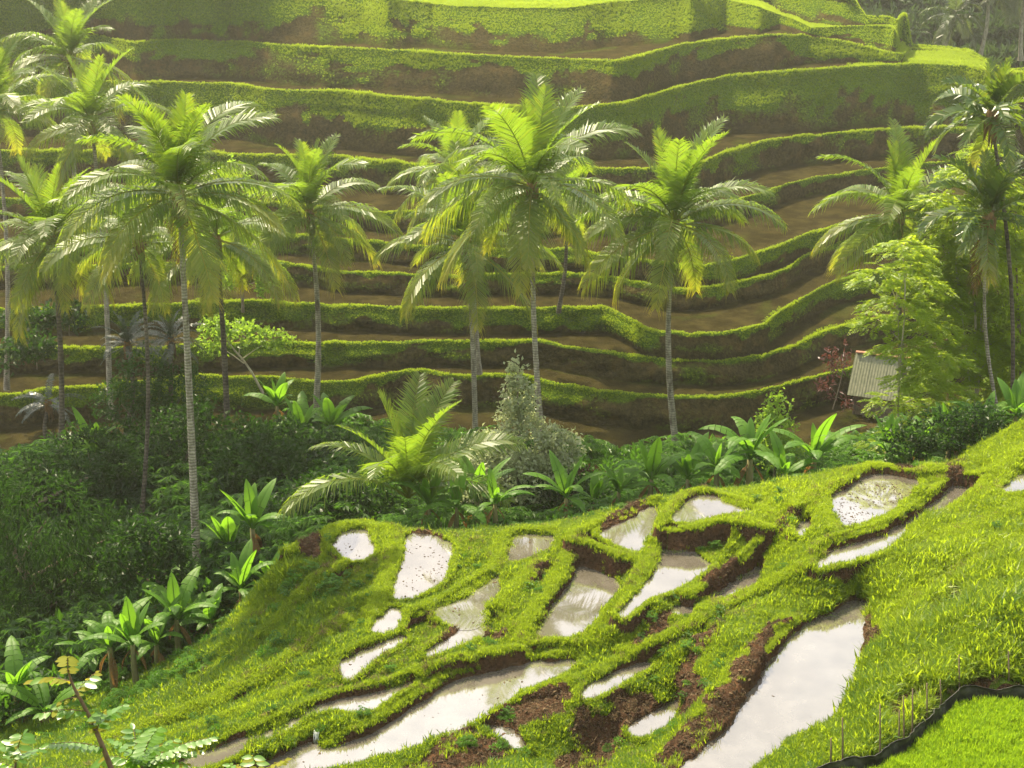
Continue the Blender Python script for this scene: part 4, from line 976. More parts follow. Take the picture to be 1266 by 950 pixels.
tree('pale glinting tree with a narrow pointed top between the two middle palm trunks', (640, 612), 63, [(640, 462, 11, 20), (641, 490, 20, 26), (640, 520, 25, 26), (650, 556, 50, 34), (610, 568, 42, 34), (690, 552, 30, 22), (640, 590, 70, 28), (600, 598, 40, 22)], 15000, .21, .14, M_PALE, 7, name='pale_tree', r0=.12, up=.8)
tree('small lime green pointed shrub behind the large banana plant', (957, 585), 62, [(957, 505, 16, 18), (955, 535, 26, 28), (965, 560, 26, 22)], 2000, .20, .13, M_LIME, 8, name='shrub', cat='shrub', r0=.06)
tree('small cassava-like tree on the hillside right of the big left palm', (325, 480), 92, [(300, 412, 40, 13), (340, 420, 22, 10), (268, 405, 22, 10), (262, 425, 20, 8)], 1500, .32, .22, M_LIME, 9, r0=.10, bmat=M_BARK_PALE, shell=.2)
tree('leafy green tree behind the upper left of the coconut palms, bright rounded crown', (300, 380), 100, [(292, 250, 26, 40), (315, 300, 24, 40), (275, 320, 30, 40), (330, 345, 16, 22)], 3600, .34, .2, M_LIME, 10, r0=.13)
tree('bluish green crop bush on the terrace left of the big left palm', (85, 408), 95, [(82, 390, 22, 14), (62, 396, 16, 10), (30, 392, 26, 10)], 1100, .42, .3, M_JUNGLE, 11, name='shrub', cat='shrub', r0=.05)
tree('leafy shrubs clump on the left terrace behind the slender palm trunk', (45, 450), 90, [(40, 428, 26, 14), (15, 440, 24, 16)], 1000, .4, .25, M_JUNGLE, 12, name='shrub', cat='shrub', r0=.05)
tree('dark red leaved shrub standing left of the small hut', (1030, 500), 95, [(1026, 446, 11, 20), (1048, 438, 8, 14), (1022, 478, 10, 12), (1044, 498, 12, 12)], 300, .42, .17, M_RED, 13, name='shrub', cat='shrub', r0=.05, shell=.2)
tree('yellow green bush at the right edge below the areca crowns', (1262, 520), 68, [(1262, 400, 30, 30), (1250, 340, 34, 30), (1275, 450, 36, 36), (1255, 280, 28, 36)], 3000, .30, .13, M_FEATHER, 14, r0=.1)
tree('dark shrub with glossy leaves among the bananas under the feathery tree', (1180, 560), 57, [(1165, 530, 40, 22), (1120, 545, 30, 16), (1205, 525, 36, 24)], 2400, .24, .15, M_JUNGLE, 16, name='shrub', cat='shrub', r0=.06)
tree('dark green shrub at the foot of the tallest palm', (690, 625), 61, [(690, 598, 34, 16), (650, 612, 34, 14), (720, 606, 28, 14)], 1700, .26, .15, M_JUNGLE, 17, name='shrub', cat='shrub', r0=.05)

def feathery_tree(label, base_px, d, trunks, tiers, n, seed, group):
    """flat tiers of pinnate sprays on slender stems"""
    r = np.random.default_rng(seed); B = at_d(base_px[0], base_px[1], d); o = thing('feathery_tree', label, 'tree', B, 0, group)
    s = F / math.hypot(d, B[2]); G = Geo(); paths = []; tops = []
    for (x, y, w) in trunks:
        T = at_d(x, y, d + r.uniform(-.6, .6)) - B; tops.append(T)
        paths.append(([(0, 0, -.4), T * .4 + r.normal(0, .12, 3), T * .75 + r.normal(0, .12, 3), T], w, w * .3))
    for (x, y, rx) in tiers:
        c = at_d(x, y, d + r.uniform(-1, 1) * 1.3) - B; R = rx / s
        T = min(tops, key=lambda t: abs(t[0] * min(1, c[2] / t[2]) - c[0])); st = T * min(.95, max(.1, (c[2] - .7 * R) / T[2]))
        paths.append(([st, st * .5 + c * .5 + np.array([0, 0, .1]), c], .035, .012))
        k = int(n * R * R) + 5
        for _ in range(k):
            a = r.uniform(0, 6.28); q = R * math.sqrt(r.uniform(.02, 1)); p = c + np.array([math.cos(a) * q, math.sin(a) * q * .8, -.35 * q * q / R + r.normal(0, .12)])
            ax = np.array([math.cos(a + r.normal(0, .5)), math.sin(a + r.normal(0, .5)), r.normal(-.15, .2)]); ax /= np.linalg.norm(ax)
            L = r.uniform(.45, .8); m = 9; t = np.linspace(.1, 1, m); sd = np.cross(ax, [0, 0, 1]); sd /= np.linalg.norm(sd)
            ctr = p + ax * (t * L)[:, None] + np.array([0, 0, -.18 * L]) * (t ** 2)[:, None]
            for sg in (-1, 1):
                leaves(G, ctr, sd * sg + ax * .45 + r.normal(0, .1, (m, 3)), np.array([0, 0, 1.0]) + r.normal(0, .2, (m, 3)), .26 * np.sin(PI * (.2 + .7 * t)), .085, .1)
    obj('crown', G.mesh('crown', M_FEATHER, False), o); obj('trunk', limbs('trunk', paths, M_BARK_PALE), o)
    return o
feathery_tree('tall feathery yellow green tree with pale thin stems at the right', (1205, 552), 69, [(1196, 215, .085), (1228, 230, .07), (1180, 280, .06), (1214, 330, .05)],
    [(1215, 205, 46), (1170, 240, 30), (1240, 235, 40), (1195, 270, 50), (1150, 290, 30), (1235, 300, 46), (1180, 320, 46), (1215, 350, 50), (1255, 370, 36), (1190, 395, 40), (1240, 430, 44), (1205, 450, 36), (1250, 480, 34), (1175, 350, 40), (1222, 180, 30), (1160, 300, 34), (1145, 335, 30), (1210, 420, 40), (1255, 410, 40), (1165, 370, 36)], 46, 21, 'feathery trees')
feathery_tree('slender feathery tree with flat leaf tiers in front of the hut', (1112, 575), 64, [(1115, 300, .06), (1108, 360, .045)],
    [(1120, 300, 30), (1090, 335, 34), (1140, 345, 36), (1110, 370, 40), (1085, 395, 24), (1150, 400, 38), (1115, 425, 30), (1165, 440, 34), (1135, 462, 34), (1150, 500, 36), (1100, 492, 22), (1125, 525, 28), (1088, 550, 20), (1170, 480, 34), (1128, 325, 26)], 46, 22, 'feathery trees')

feathery_tree('broad feathery tree behind the areca trunks, filling the right edge', (1262, 560), 73, [(1245, 250, .08), (1275, 300, .07)],
    [(1250, 235, 44), (1215, 265, 40), (1275, 270, 44), (1235, 310, 46), (1190, 330, 36), (1270, 335, 44), (1225, 370, 46), (1180, 390, 34), (1265, 390, 46), (1235, 430, 46), (1195, 450, 40), (1270, 455, 44), (1240, 490, 44), (1160, 425, 34), (1150, 470, 34), (1205, 500, 40)], 44, 23, 'feathery trees')

# ---------------------------------------------------------------- banana plants
def banana_leaf(L, W, a0, droop, seed, torn=.3):
    r = np.random.default_rng(seed); m = 13; t = np.linspace(0, 1, m); th = a0 - droop * t ** 1.4
    px = np.concatenate([[0], np.cumsum(np.cos(th))[:-1] * L / (m - 1)]); pz = np.concatenate([[0], np.cumsum(np.sin(th))[:-1] * L / (m - 1)])
    G = Geo(); c = np.stack([px, px * 0, pz], -1); up = np.stack([-np.sin(th), th * 0, np.cos(th)], -1)
    G.tube(c, np.linspace(.028, .006, m), 5)
    u = np.clip((t - .14) / .86, 0, 1); w = W * np.sin(PI * np.clip(u, 0, 1) ** .75) ** .6; w[u <= 0] = .0; w[-1] = .01
    for sg in (-1, 1):
        for i in range(2, m - 1):      # each bay of the blade; torn bays hang a little apart
            tear = r.random() < torn; f = .30 + (.25 * r.random() if tear else .05 * r.random()); gap = .10 if tear else 0
            q = []
            for j, g in ((i, gap * .0), (i + 1, -gap)):
                cc = c[i] + (c[i + 1] - c[i]) * ((j - i) + g); ww = w[j] if not tear else w[j] * r.uniform(.85, 1)
                e = cc + np.array([.06 * L * .4, 0, 0]) * 0 + np.array([0, sg, 0]) * ww * .5 * math.cos(f) + up[j] * ww * .5 * math.sin(f) * .5; e2 = cc + np.array([0, sg, 0]) * ww * math.cos(f * .6) + up[j] * ww * (.12 - .35 * f) - np.array([0, 0, .12 * ww])
                q.append((cc, e, e2))
            G.add([q[0][0], q[0][1], q[0][2], q[1][0], q[1][1], q[1][2]], [(0, 3, 4, 1), (1, 4, 5, 2)] if sg > 0 else [(0, 1, 4, 3), (1, 2, 5, 4)])
    return G.mesh('leaf', M_BANANA, True)
BLEAF = [banana_leaf(1.6, .22, 1.45, .35, 1, .1), banana_leaf(1.8, .24, 1.3, .8, 2, .3), banana_leaf(1.9, .25, 1.1, 1.2, 3, .5), banana_leaf(1.9, .25, .85, 1.4, 4, .6), banana_leaf(1.8, .23, .65, 1.5, 5, .7), banana_leaf(1.7, .22, 1.2, 1.9, 6, .7), banana_leaf(1.7, .22, 1.35, .5, 7, .2)]
BDRY = banana_leaf(1.5, .16, -.6, .95, 9, .9); BDRY.materials.clear(); BDRY.materials.append(M_DRY); BDRY.name = 'dry_leaf'
def banana_stem(h, seed):
    G = Geo(); G.tube([(0, 0, -.4), (.02, .02, h * .5), (0, 0, h)], [.13, .11, .07], 9); return G.mesh('stem', M_STEM)
BSTEM = {h: banana_stem(h, 1) for h in (.5, 1.0, 1.6)}
def banana(px, py, d, h, size, label, seed, n=8, group='banana plants'):
    r = random.Random(seed); B = at_d(px, py, d); B[2] = gz(B[0], B[1]) if d < 66 else B[2]
    if px > 500 and d < 66: h = 1.6
    n += 2
    size *= r.uniform(.78, 1.15)
    o = thing('banana_plant', label, 'banana plant', B, r.uniform(0, 6.28), group, size * (1.4 if px < 500 else 1.38))
    obj('stem', BSTEM[h], o)
    for i in range(n):
        l = obj('leaf', BLEAF[0 if i == 0 and seed % 2 else 1 + r.randrange(6)], o); l.location = (0, 0, h - .05); s = r.uniform(.6, 1.2)
        l.rotation_euler = (r.uniform(-.1, .1), r.uniform(-.15, .15), i * 2.4 + r.uniform(-.4, .4)); l.scale = (s, s, s)
    for i in range(2):
        l = obj('dry_leaf', BDRY, o); l.location = (0, 0, h - .12); l.rotation_euler = (0, .15, i * 2.9 + r.uniform(0, 2)); l.scale = (r.uniform(.6, .85),) * 3
    return o
for i, (x, y, d, h, s, n, lab) in enumerate([
    (20, 858, 47, 1.0, 1.1, 8, 'banana plant with broad bright leaves at the left edge of the picture'),
    (55, 866, 46, .5, 1.0, 7, 'low banana plant right of the one at the left edge, behind the sapling tip'),
    (142, 856, 47.5, 1.6, .8, 7, 'banana plant with a brown leaning stem, right of the sapling in the lower left'),
    (171, 866, 47, 1.6, .85, 8, 'banana plant with a dark bare stem at the grassy path, lower left'),
    (197, 835, 48.5, 1.0, .85, 7, 'banana plant between the dark bare stem and the leaning leaf clump'),
    (223, 820, 49, 1.6, .85, 9, 'banana plant with wide spread leaves below the foot of the big palm'),
    (262, 800, 50, 1.0, .8, 8, 'banana plant just right of the foot of the big palm, over the grass slope'),
    (232, 765, 52, 1.0, .9, 8, 'banana plant hiding the foot of the big left palm'),
    (300, 760, 52, 1.0, .9, 9, 'banana plant on the slope edge right of the big palm trunk'),
    (316, 715, 55, 1.6, .95, 9, 'banana plant with two upright bright leaves, top of the left banana slope'),
    (285, 705, 56, 1.0, .9, 8, 'banana plant behind the one with two upright leaves'),
    (190, 745, 53, 1.0, .95, 8, 'banana plant with bent pale leaves left of the big palm trunk'),
    (335, 745, 53, .5, .9, 7, 'lowest banana plant at the edge of the left grass slope'),
    (120, 825, 50, 1.0, .8, 7, 'banana plant in the shade at the foot of the dark drooping tree'),
    (530, 640, 56, 1.0, .85, 8, 'banana plant right of the young trunkless palm'),
    (565, 642, 55.5, 1.0, .85, 8, 'banana plant with torn bright leaves below the pale tree'),
    (612, 645, 55, 1.0, .85, 9, 'banana plant with a bright upright leaf under the pale-leaved tree'),
    (590, 625, 58, 1.0, .9, 8, 'banana plant tucked against the left side of the pale-leaved tree'),
    (700, 635, 56, 1.0, .8, 8, 'banana plant just right of the foot of the tallest palm'),
    (735, 622, 57, 1.0, .85, 8, 'banana plant with pale bent leaves behind the dark-faced paddy'),
    (765, 612, 57.5, .5, .9, 8, 'low banana plant behind the grassy bund left of the brimming paddy'),
    (805, 606, 58, .5, 1.0, 8, 'low banana plant at the foot of the orange-tipped palm, left side'),
    (850, 600, 58, .5, 1.0, 8, 'low banana plant at the foot of the orange-tipped palm, right side'),
    (885, 600, 57.5, .5, 1.0, 8, 'low banana plant left of the large banana plant'),
    (925, 604, 57, 1.0, 1.15, 9, 'large banana plant with long upright leaves before the lime shrub'),
    (968, 602, 57, .5, .95, 8, 'low banana plant right of the large one, by the curving grass bund'),
    (1005, 590, 58, .5, .9, 7, 'low banana plant in front of the lowest brown terrace'),
    (1095, 570, 58, .5, .9, 8, 'low banana plant behind the debris-strewn paddy, left one'),
    (1135, 570, 57.5, 1.0, .8, 8, 'banana plant at the stem of the slender feathery tree'),
    (1172, 566, 58, 1.0, 1.0, 9, 'big-leaved banana plant left of the pale stems of the tall feathery tree'),
    (1212, 558, 58, 1.0, .95, 8, 'banana plant in front of the pale stems of the tall feathery tree'),
    (1252, 545, 58, 1.0, .95, 8, 'banana plant with white-lit leaves at the right edge above the grass hump'),
    (375, 560, 76, 1.0, 1.0, 7, 'banana plant at the foot of the palm between the left and middle palms'),
    (345, 540, 80, 1.6, .8, 7, 'tall banana plant on the dark bank left of that palm foot'),
    (410, 555, 76, 1.0, 1.0, 7, 'banana plant right of the foot of the palm between the left and middle palms'),
    (120, 590, 70, 1.0, 1.0, 7, 'banana plant in the dark valley right of the slender palm trunk'),
    ]):
    banana(x, y, d, h, s, lab, 60 + i, n)

# ---------------------------------------------------------------- undergrowth and far wood (stuff)
def shrub_source(name, kind, mat, seed):
    r = np.random.default_rng(seed); G = Geo()
    if kind == 'clump':
        k = 90; d = rdir(k, r); d[:, 2] = np.abs(d[:, 2]); p = d * (.35 + .45 * r.random(k))[:, None] * np.array([1, 1, 1.1]); 
        leaves(G, p, d + rdir(k, r) * .7, np.array([0, 0, 1.0]) + rdir(k, r) * .5, .34 * r.uniform(.7, 1.3, k), .17)
    elif kind == 'palmate':
        for _ in range(16):
            a = r.uniform(0, 6.28); q = r.uniform(.1, .8); h = r.uniform(.5, 1.25); c = np.array([math.cos(a) * q, math.sin(a) * q, h]); k = 7; th = a + np.linspace(-2.2, 2.2, k)
            leaves(G, np.repeat(c[None], k, 0), np.stack([np.cos(th), np.sin(th), np.full(k, -.25)], -1), np.repeat([[0.1, 0, 1.0]], k, 0), .36, .11)
            G.tube([(0, 0, 0), c * .6, c], [.015, .012, .006], 3, False)
    else:
        for i in range(13):
            a = i * 2.4; m = 11; t = np.linspace(.08, 1, m); L = r.uniform(.8, 1.25); th = 1.15 - 1.5 * t
            x = np.cumsum(np.cos(th)) * L / m; z = np.cumsum(np.sin(th)) * L / m; c = np.stack([x * math.cos(a), x * math.sin(a), z + .1], -1); sd = np.array([-math.sin(a), math.cos(a), 0])
            for sg in (-1, 1): leaves(G, c, np.repeat((sd * sg)[None], m, 0) + np.array([math.cos(a), math.sin(a), -.2]) * .5, np.repeat([[0, 0, 1.0]], m, 0), .34 * np.sin(PI * (.15 + .8 * t)), .09)
    return source(name, G.mesh(name, mat, False))
BUSH = [shrub_source('leafy_shrub', k, M_BROAD, i) for i, k in enumerate(['clump', 'palmate', 'fern', 'clump', 'palmate'])]
def undergrowth():
    n = 15000
    x = RNG.uniform(-34, 34, n); y = RNG.uniform(44, 92, n); z = sample(GZ, x, y)
    px, py, dep = to_px(np.stack([x, y, z], -1))
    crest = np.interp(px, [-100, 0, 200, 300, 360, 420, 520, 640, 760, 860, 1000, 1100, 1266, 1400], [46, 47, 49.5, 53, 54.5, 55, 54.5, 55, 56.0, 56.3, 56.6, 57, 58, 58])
    dens = np.clip(fbm(x / 4, y / 4, 15, 3) + .75, .15, 1)
    keep = (y > crest) & (px > -60) & (px < 1330) & (RNG.random(n) < dens) & (y < 88)
    # the bushes do not grow up on the terraces
    hz = np.interp(y, [84, 92], [0, 1]); keep &= RNG.random(n) > hz
    x, y, z, px, py = (v[keep] for v in (x, y, z, px, py)); n = len(x)
    s = RNG.uniform(.7, 1.5, n) * np.where(px < 420, 1.0, .78)
    tn = .3 + .35 * fbm(x / 5, y / 5, 19, 3) + RNG.normal(0, .12, n) + .35 * np.clip((px - 400) / 250, 0, 1) - .2 * np.clip((420 - px) / 100, 0, 1)  # shade of the left valley put into a darker leaf tint
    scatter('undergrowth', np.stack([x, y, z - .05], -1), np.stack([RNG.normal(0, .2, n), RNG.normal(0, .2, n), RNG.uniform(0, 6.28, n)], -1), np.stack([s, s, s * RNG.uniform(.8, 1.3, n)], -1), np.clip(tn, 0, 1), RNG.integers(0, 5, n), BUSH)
    # tall weeds on the left slope of the knoll
    n = 1500
    x = RNG.uniform(-17, 0, n); y = RNG.uniform(42, 54, n); z = sample(GZ, x, y); px, py, _ = to_px(np.stack([x, y, z], -1)); pw = sample(np.where(pm, 1.0, 0), x, y) + sample(bundmask, x, y)
    k = (pw < .1) & (px < 500) & (RNG.random(n) < np.clip(fbm(x / 2, y / 2, 8, 3) + .05, 0, .5)); x, y, z = x[k], y[k], z[k]; n = len(x)
    s = RNG.uniform(.2, .5, n)
    scatter('slope_weeds', np.stack([x, y, z], -1), np.stack([RNG.normal(0, .2, n), RNG.normal(0, .2, n), RNG.uniform(0, 6.28, n)], -1), np.stack([s, s, s * 1.2], -1), np.clip(.85 + RNG.normal(0, .2, n), 0, 1), RNG.integers(0, 5, n), BUSH)
undergrowth()
def knoll_weeds():
    n = 2600
    x = RNG.uniform(-16, 18, n); y = RNG.uniform(36, 54, n); pw = sample(np.where(pm, 1.0, 0), x, y) + sample(bundmask, x, y) * .6; rr = sample(np.where(rm, 1.0, 0), x, y)
    k = (pw < .35) & (rr < .02) & (fbm(x / 1.7, y / 1.7, 81, 3) + RNG.normal(0, .25, n) > .35); x, y = x[k], y[k]; n = len(x)
    fd, _ = line_dist(x, y, np.c_[FENCE_W, FENCE_W[:, 0] * 0]); k = fd > .6; x, y = x[k], y[k]; n = len(x); s = RNG.uniform(.12, .3, n)
    scatter('bank_weeds', np.stack([x, y, sample(GZ, x, y)], -1), np.stack([RNG.normal(0, .2, n), RNG.normal(0, .2, n), RNG.uniform(0, 6.28, n)], -1), np.stack([s, s, s * 1.1], -1), np.clip(.8 + RNG.normal(0, .2, n), 0, 1), RNG.integers(0, 5, n), BUSH)
knoll_weeds()
def far_wood():
    src = [shrub_source('far_shrub', k, M_WOOD_FAR, 20 + i) for i, k in enumerate(['clump', 'clump', 'fern'])]
    n = 5200
    u = RNG.uniform(1040, 1400, n); d = RNG.uniform(182, 300, n); x = (u - CX) / F * d / _cp * .98
    st = (d - 176) / 9.0 + .35 * fbm(x / 30, d / 40, 3, 2); fl = np.floor(st); z = np.minimum(-44 + (fl + np.clip((st - fl - .72) / .28, 0, 1)) * 4, -4)
    s = RNG.uniform(2.0, 4.2, n)
    scatter('far_wood', np.stack([x, d, z], -1), np.stack([RNG.normal(0, .2, n), RNG.normal(0, .2, n), RNG.uniform(0, 6.28, n)], -1), np.stack([s, s, s * 1.3], -1), RNG.random(n), RNG.integers(0, 3, n), src)
far_wood()
# ================================================================ THE HUT
def hut():
    m_wall = bark('plank_wood', (.10, .075, .05), (.22, .175, .12), 0, 5); 
    mr, nt_, out = new_mat('roof_sheet'); tc = N(nt_, 'ShaderNodeTexCoord').outputs['Object']; n = noise(nt_, 2.5, 5, .6, tc)
    principled(nt_, out, mixc(nt_, ramp(nt_, n, .35, .7), (.11, .12, .06), (.20, .195, .115)), .55, .3)
    mt, nt_, out = new_mat('ridge_tile'); n = noise(nt_, 6, 4, .6, N(nt_, 'ShaderNodeTexCoord').outputs['Object'])
    principled(nt_, out, mixc(nt_, ramp(nt_, n, .35, .7), (.22, .09, .05), (.34, .17, .10)), .8, .2)
    B = at_d(1088, 512, 96.5)
    h = thing('hut', 'small field hut with a pale sheet roof and a red ridge on the lowest terrace', 'hut', B, math.radians(-24))
    Lx, W, H, RZ = 3.4, 3.2, 2.2, 4.5
    for sx in (-1, 1):
        for sy in (-1, 1):
            G = Geo(); G.box((sx * Lx / 2, sy * W / 2, H / 2 - .1), (.12, .12, H + .2)); obj('post', G.mesh('post', m_wall, False), h)
    G = Geo(); G.box((0, 0, 0), (.185, .03, H - .15)); pl = G.mesh('plank', m_wall, False)
    for k in range(17):
        p = obj('plank', pl, h); p.location = (-Lx / 2 + .2 + k * .2, -W / 2 + .012 * (k % 2), H / 2 + .05)
    for sx in (-1, 1):
        for k in range(12):
            p = obj('plank', pl, h); p.location = (sx * (Lx / 2 + .012 * (k % 2)), -W / 2 + .2 + k * .2, H / 2 + .05); p.rotation_euler = (0, 0, PI / 2)
    ov = .55; run = W / 2 + ov; sl = math.hypot(run, RZ - H + .3)
    xs = np.linspace(0, .62, 13); G = Geo()
    v = [(x - .31, y, .016 * math.sin(x / .62 * 6 * PI) + dz) for dz in (0, -.012) for y in (0, sl) for x in xs]
    q = grid_faces(2, 13); G.add(v, np.concatenate([q, (q + 26)[:, ::-1]])); sheet = G.mesh('roof_sheet', mr)
    ang = math.atan2(RZ - H + .3, run)
    for sgn in (1, -1):
        for k in range(7):
            s = obj('roof_sheet', sheet, h); s.location = (-1.83 + k * .61, 0, RZ + .006 * (k % 2)); s.rotation_euler = (-ang, 0, 0) if sgn > 0 else (-ang, 0, PI)
    G = Geo(); th = np.linspace(-.3, PI + .3, 9); v = [(x, .17 * math.cos(a), .10 * math.sin(a) * r_) for r_ in (1, .8) for x in (0, .38) for a in th]; q = grid_faces(2, 9)
    G.add(v, np.concatenate([q, (q + 18)[:, ::-1]])); tile = G.mesh('ridge_tile', mt)
    for k in range(12):
        t = obj('ridge_tile', tile, h); t.location = (-2.12 + k * .355, 0, RZ + .02 + .012 * (k % 2))
hut()

# ================================================================ THE BLACK SHEET FENCE ROUND THE YOUNG RICE
def fence():
    m, nt_, out = new_mat('black_sheet'); n = noise(nt_, 3, 4, .6, geo_pos(nt_)); principled(nt_, out, mixc(nt_, ramp(nt_, n, .4, .7), (.014, .014, .015), (.06, .056, .05)), .5, .4, bump(nt_, n, .3, .05))
    ms = bark('stake_wood', (.10, .07, .045), (.24, .18, .11), 0, 9)
    foot = [(1010, 962), (1034, 950), (1080, 945), (1112, 927), (1130, 912), (1150, 894), (1164, 880), (1180, 866), (1200, 860), (1228, 861), (1266, 862), (1300, 866), (1340, 880)]
    P = smooth_line(at_z(*np.array(foot, float).T, RICE_Z + .02), 2); P[:, 1] -= .15
    o = thing('sheet_fence', 'low black plastic sheet fence on thin stakes around the young rice', 'fence', P[len(P) // 2])
    # even spacing, slack top edge
    s = np.concatenate([[0], np.cumsum(np.linalg.norm(np.diff(P, axis=0), axis=1))]); m_ = 150; u = np.linspace(0, s[-1], m_); Q = np.stack([np.interp(u, s, P[:, k]) for k in range(3)], -1)
    T = np.gradient(Q, axis=0); T /= np.linalg.norm(T, axis=1)[:, None]; Nn = np.stack([-T[:, 1], T[:, 0], T[:, 2] * 0], -1)
    rows = []
    for k, t in enumerate(np.linspace(0, 1, 7)):
        h = (.47 + .05 * np.sin(u * 3.1) - .10 * np.abs(np.sin(u * 1.9)) + .05 * fbm(u * 2.5, u * 0, 8, 3))
        off = .05 * np.sin(u * 4.3 + t * 3) * t + .06 * fbm(u * 5, u * 0 + t * 1.2, 3, 4) + (.03 * max(0, t - .82) / .18)
        q = Q + Nn * off[:, None]; q[:, 2] = RICE_Z - .1 + (h + .1) * t; rows.append(q)
    V = np.stack(rows) - P[len(P) // 2]
    V2 = V + np.concatenate([Nn, Nn * 0])[None, :m_] * .02
    v = np.concatenate([V.reshape(-1, 3), V2.reshape(-1, 3)]); q = grid_faces(7, m_)
    top = np.arange(m_ - 1); rim = np.stack([6 * m_ + top, 6 * m_ + top + 1, 13 * m_ + top + 1, 13 * m_ + top], -1)
    obj('plastic_sheet', mesh_np('plastic_sheet', v, np.concatenate([q[:, ::-1], q + 7 * m_, rim]), m, None, True), o)
    r = random.Random(4)
    for px, yt, yb, lean in [(1027, 914, 950, .03), (1042, 889, 950, 0), (1088, 872, 945, .02), (1111, 880, 928, .05), (1118, 862, 925, -.02), (1128, 853, 918, .03), (1146, 846, 900, .02), (1164, 842, 882, -.03), (1186, 811, 866, .01), (1248, 806, 862, -.02), (1290, 815, 866, .02)]:
        B = at_z(px, yb, RICE_Z - .15); Tp = at_d(px + lean * 30, yt, B[1]); G = Geo()
        G.tube([(0, 0, 0), (Tp - B) * .5 + np.array([.01, 0, 0]), Tp - B], [.028, .024, .018], 6); k = obj('stake', G.mesh('stake', ms), o); k.location = B - P[len(P) // 2] + np.array([0, .05, 0])
fence()

# ================================================================ THE SAPLING TOPS CLOSE TO THE CAMERA
def leaflet_mesh(name, mat):
    G = Geo(); m = 7; t = np.linspace(0, 1, m); w = .25 * np.sin(PI * t ** .8) ** .75
    v = []
    for tt, ww in zip(t, w): v += [(tt, -ww, .10 * ww - .10 * tt * tt), (tt, 0, -.05 * tt * tt - .03), (tt, ww, .10 * ww - .10 * tt * tt)]
    i = np.arange(m - 1)[:, None] * 3; G.add(v, np.concatenate([i + [0, 3, 4, 1], i + [1, 4, 5, 2]])); return G.mesh(name, mat)
LEAFLET, LEAFLET_Y = leaflet_mesh('leaflet', M_YOUNG), leaflet_mesh('leaflet', M_GOLD)
M_TWIG = bark('twig', (.12, .07, .04), (.22, .15, .09), 0, 20)
def sapling(label, d, stem, lvs, seed):
    """stem: photo points bottom to top; lvs: (start x, y, tip x, y, yellow share)"""
    r = random.Random(seed); B = at_d(*stem[0], d); G0 = gz(B[0], d); foot = np.array([B[0] + .2, d + .05, G0 - .1])
    o = thing('sapling', label, 'sapling', foot, 0, 'saplings in the lower left corner')
    pts = [np.zeros(3), (B - foot) * .5 + np.array([.12, .05, 0])] + [at_d(*p, d) - foot for p in stem]
    G = Geo(); G.tube(smooth_line(np.array(pts), 2), np.linspace(.045, .006, len(smooth_line(np.array(pts), 2))), 7); obj('stem', G.mesh('stem', M_TWIG), o)
    for (x0, y0, x1, y1, yl) in lvs:
        dd = r.uniform(-.25, .25); a = at_d(x0, y0, d) - foot; b = at_d(x1, y1, d + dd) - foot; L = np.linalg.norm(b - a); mid = (a + b) / 2 + np.array([0, 0, .10 * L])
        c = smooth_line(np.array([a, mid, b]), 2); G = Geo(); G.tube(c - a, np.linspace(.006, .003, len(c)), 4); lf = obj('leaf', G.mesh('leaf', M_TWIG), o); lf.location = a
        t = np.linspace(0, 1, len(c)); k = max(4, int(L / .048)); ax = (b - a) / L; sd = np.cross(ax, [0, .55, 1.0]); sd /= np.linalg.norm(sd)
        for i in range(k):
            u = .12 + .88 * i / (k - 1); p = np.array([np.interp(u, t, c[:, j]) for j in range(3)]) - a
            for sg in ((-1, 1) if i < k - 1 else (0,)):
                gold = r.random() < yl; q = obj('leaflet', LEAFLET_Y if gold else LEAFLET, lf); q.location = p
                dr = ax * (.45 if sg else 1) + sd * sg * .9 + np.array([0, r.uniform(-.3, .3), -.45]); dr /= np.linalg.norm(dr)
                nz = np.array([r.uniform(-.25, .25), -.35, 1.0]); yv = np.cross(nz, dr); yv /= np.linalg.norm(yv); zv = np.cross(dr, yv)
                q.rotation_mode = 'QUATERNION'; q.rotation_quaternion = Matrix((dr, yv, zv)).transposed().to_quaternion(); s = (.092 if gold else .122) * r.uniform(.85, 1.15) * (.75 + .5 * math.sin(PI * u)); q.scale = (s, s, s)
    return o
sapling('sapling top with yellow young leaves on a thin brown stem, lower left', 12.0, [(150, 985), (128, 925), (108, 880), (88, 845), (84, 826)],
        [(84, 832, 84, 812, 1), (86, 842, 38, 842, .85), (95, 862, 70, 870, .6), (92, 860, 118, 832, .6), (108, 880, 52, 882, .05), (116, 898, 152, 872, .0), (128, 925, 62, 920, .0), (120, 905, 128, 880, .8), (133, 935, 120, 955, .5)], 1)
sapling('leafy green sapling top at the bottom, right of the brown stem', 12.4, [(190, 990), (180, 960), (172, 940)],
        [(172, 940, 165, 902, .0), (172, 942, 215, 915, .05), (174, 946, 262, 912, .05), (176, 950, 230, 945, .35), (172, 946, 135, 935, .0), (180, 960, 250, 958, .1), (176, 955, 150, 965, 0), (174, 944, 195, 900, .0), (175, 947, 248, 928, .1), (174, 945, 140, 915, .05), (178, 955, 215, 965, .2)], 2)
sapling('sapling top cut off by the lower left corner', 12.2, [(15, 1000), (18, 960), (20, 935)],
        [(20, 936, 28, 908, .3), (20, 938, 0, 915, .1), (20, 940, 48, 925, .1), (18, 950, -15, 940, 0), (18, 955, 60, 950, .1), (16, 960, 5, 975, .2)], 3)
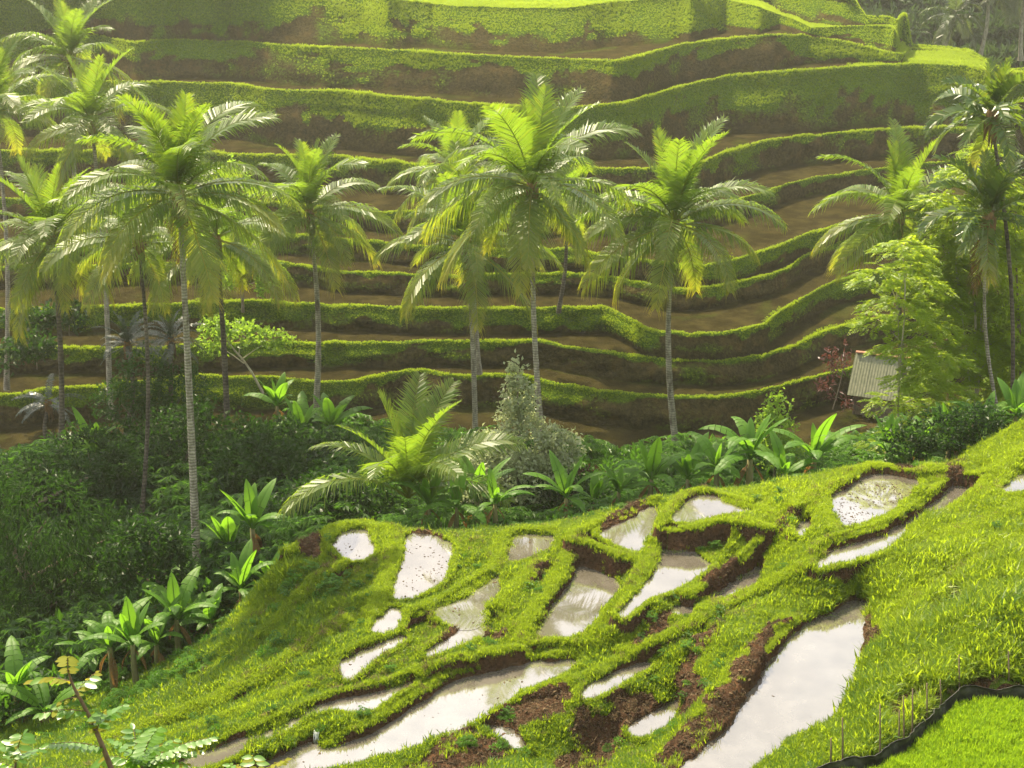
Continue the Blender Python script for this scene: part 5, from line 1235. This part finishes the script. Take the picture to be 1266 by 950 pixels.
sapling('small sapling tip with orange leaves at the bottom, below the long paddy', 12.0, [(318, 1000), (318, 965), (320, 955)],
        [(320, 955, 312, 935, .5), (320, 957, 285, 946, .3), (320, 958, 352, 940, .9)], 4)

# ---------------------------------------------------------------- thin bare sapling on the slope, white scrap
tree('thin young tree with a few leaves on the left grass slope', (306, 862), 46.5, [(312, 806, 10, 8), (328, 798, 9, 6), (300, 800, 10, 6)], 90, .26, .10, M_LIME, 40, name='young_tree', r0=.03, shell=.1)
G = Geo(); r = np.random.default_rng(3); v = np.array([(x, y, .05 * r.normal()) for y in np.linspace(-.16, .16, 4) for x in np.linspace(-.2, .2, 5)]); v2 = v - (0, 0, .012); q = grid_faces(4, 5); G.add(np.concatenate([v, v2]), np.concatenate([q, (q + 20)[:, ::-1]]))
mw, nt_, out = new_mat('white_plastic'); principled(nt_, out, (.75, .75, .72), .5, .4)
b = at_z(1183, 772, -22.42); b[2] = gz(b[0], b[1]) + .22
sc = obj('plastic_scrap', G.mesh('plastic_scrap', mw), label='small crumpled white scrap lying in the bright grass at the right', category='litter'); sc.location = b; sc.rotation_euler = (.5, .1, .4)
# the little spill of water from one paddy into the next
mf, nt_, out = new_mat('falling_water'); pp = principled(nt_, out, (.75, .76, .74), .15, .6)
for (x, y, z, drop) in [(727, 788, -24.36, .42), (391, 905, -24.45, .3)]:
    G = Geo(); r = np.random.default_rng(int(x))
    for k in range(5):
        ox = (k - 2) * .035; G.tube([(ox, .12, 0), (ox + .01, -.02, -.02), (ox + r.normal(0, .01), -.10, -drop * .5), (ox + r.normal(0, .02), -.14, -drop)], [.010, .012, .010, .007], 5)
    f = obj('water_spill', G.mesh('water_spill', mf), kind='structure'); f.location = at_z(x, y, z)
# ================================================================ HAZE
def haze():
    m, nt, out = new_mat('haze_air')
    v = N(nt, 'ShaderNodeVolumePrincipled')
    v.inputs['Color'].default_value = (1.0, .97, .86, 1)
    v.inputs['Density'].default_value = .00028
    v.inputs['Anisotropy'].default_value = .55
    nt.links.new(v.outputs[0], out.inputs['Volume'])
    G = Geo(); G.box((40, 440, -20), (900, 940, 64)); o = obj('haze', G.mesh('haze', m, False), kind='stuff')
haze()
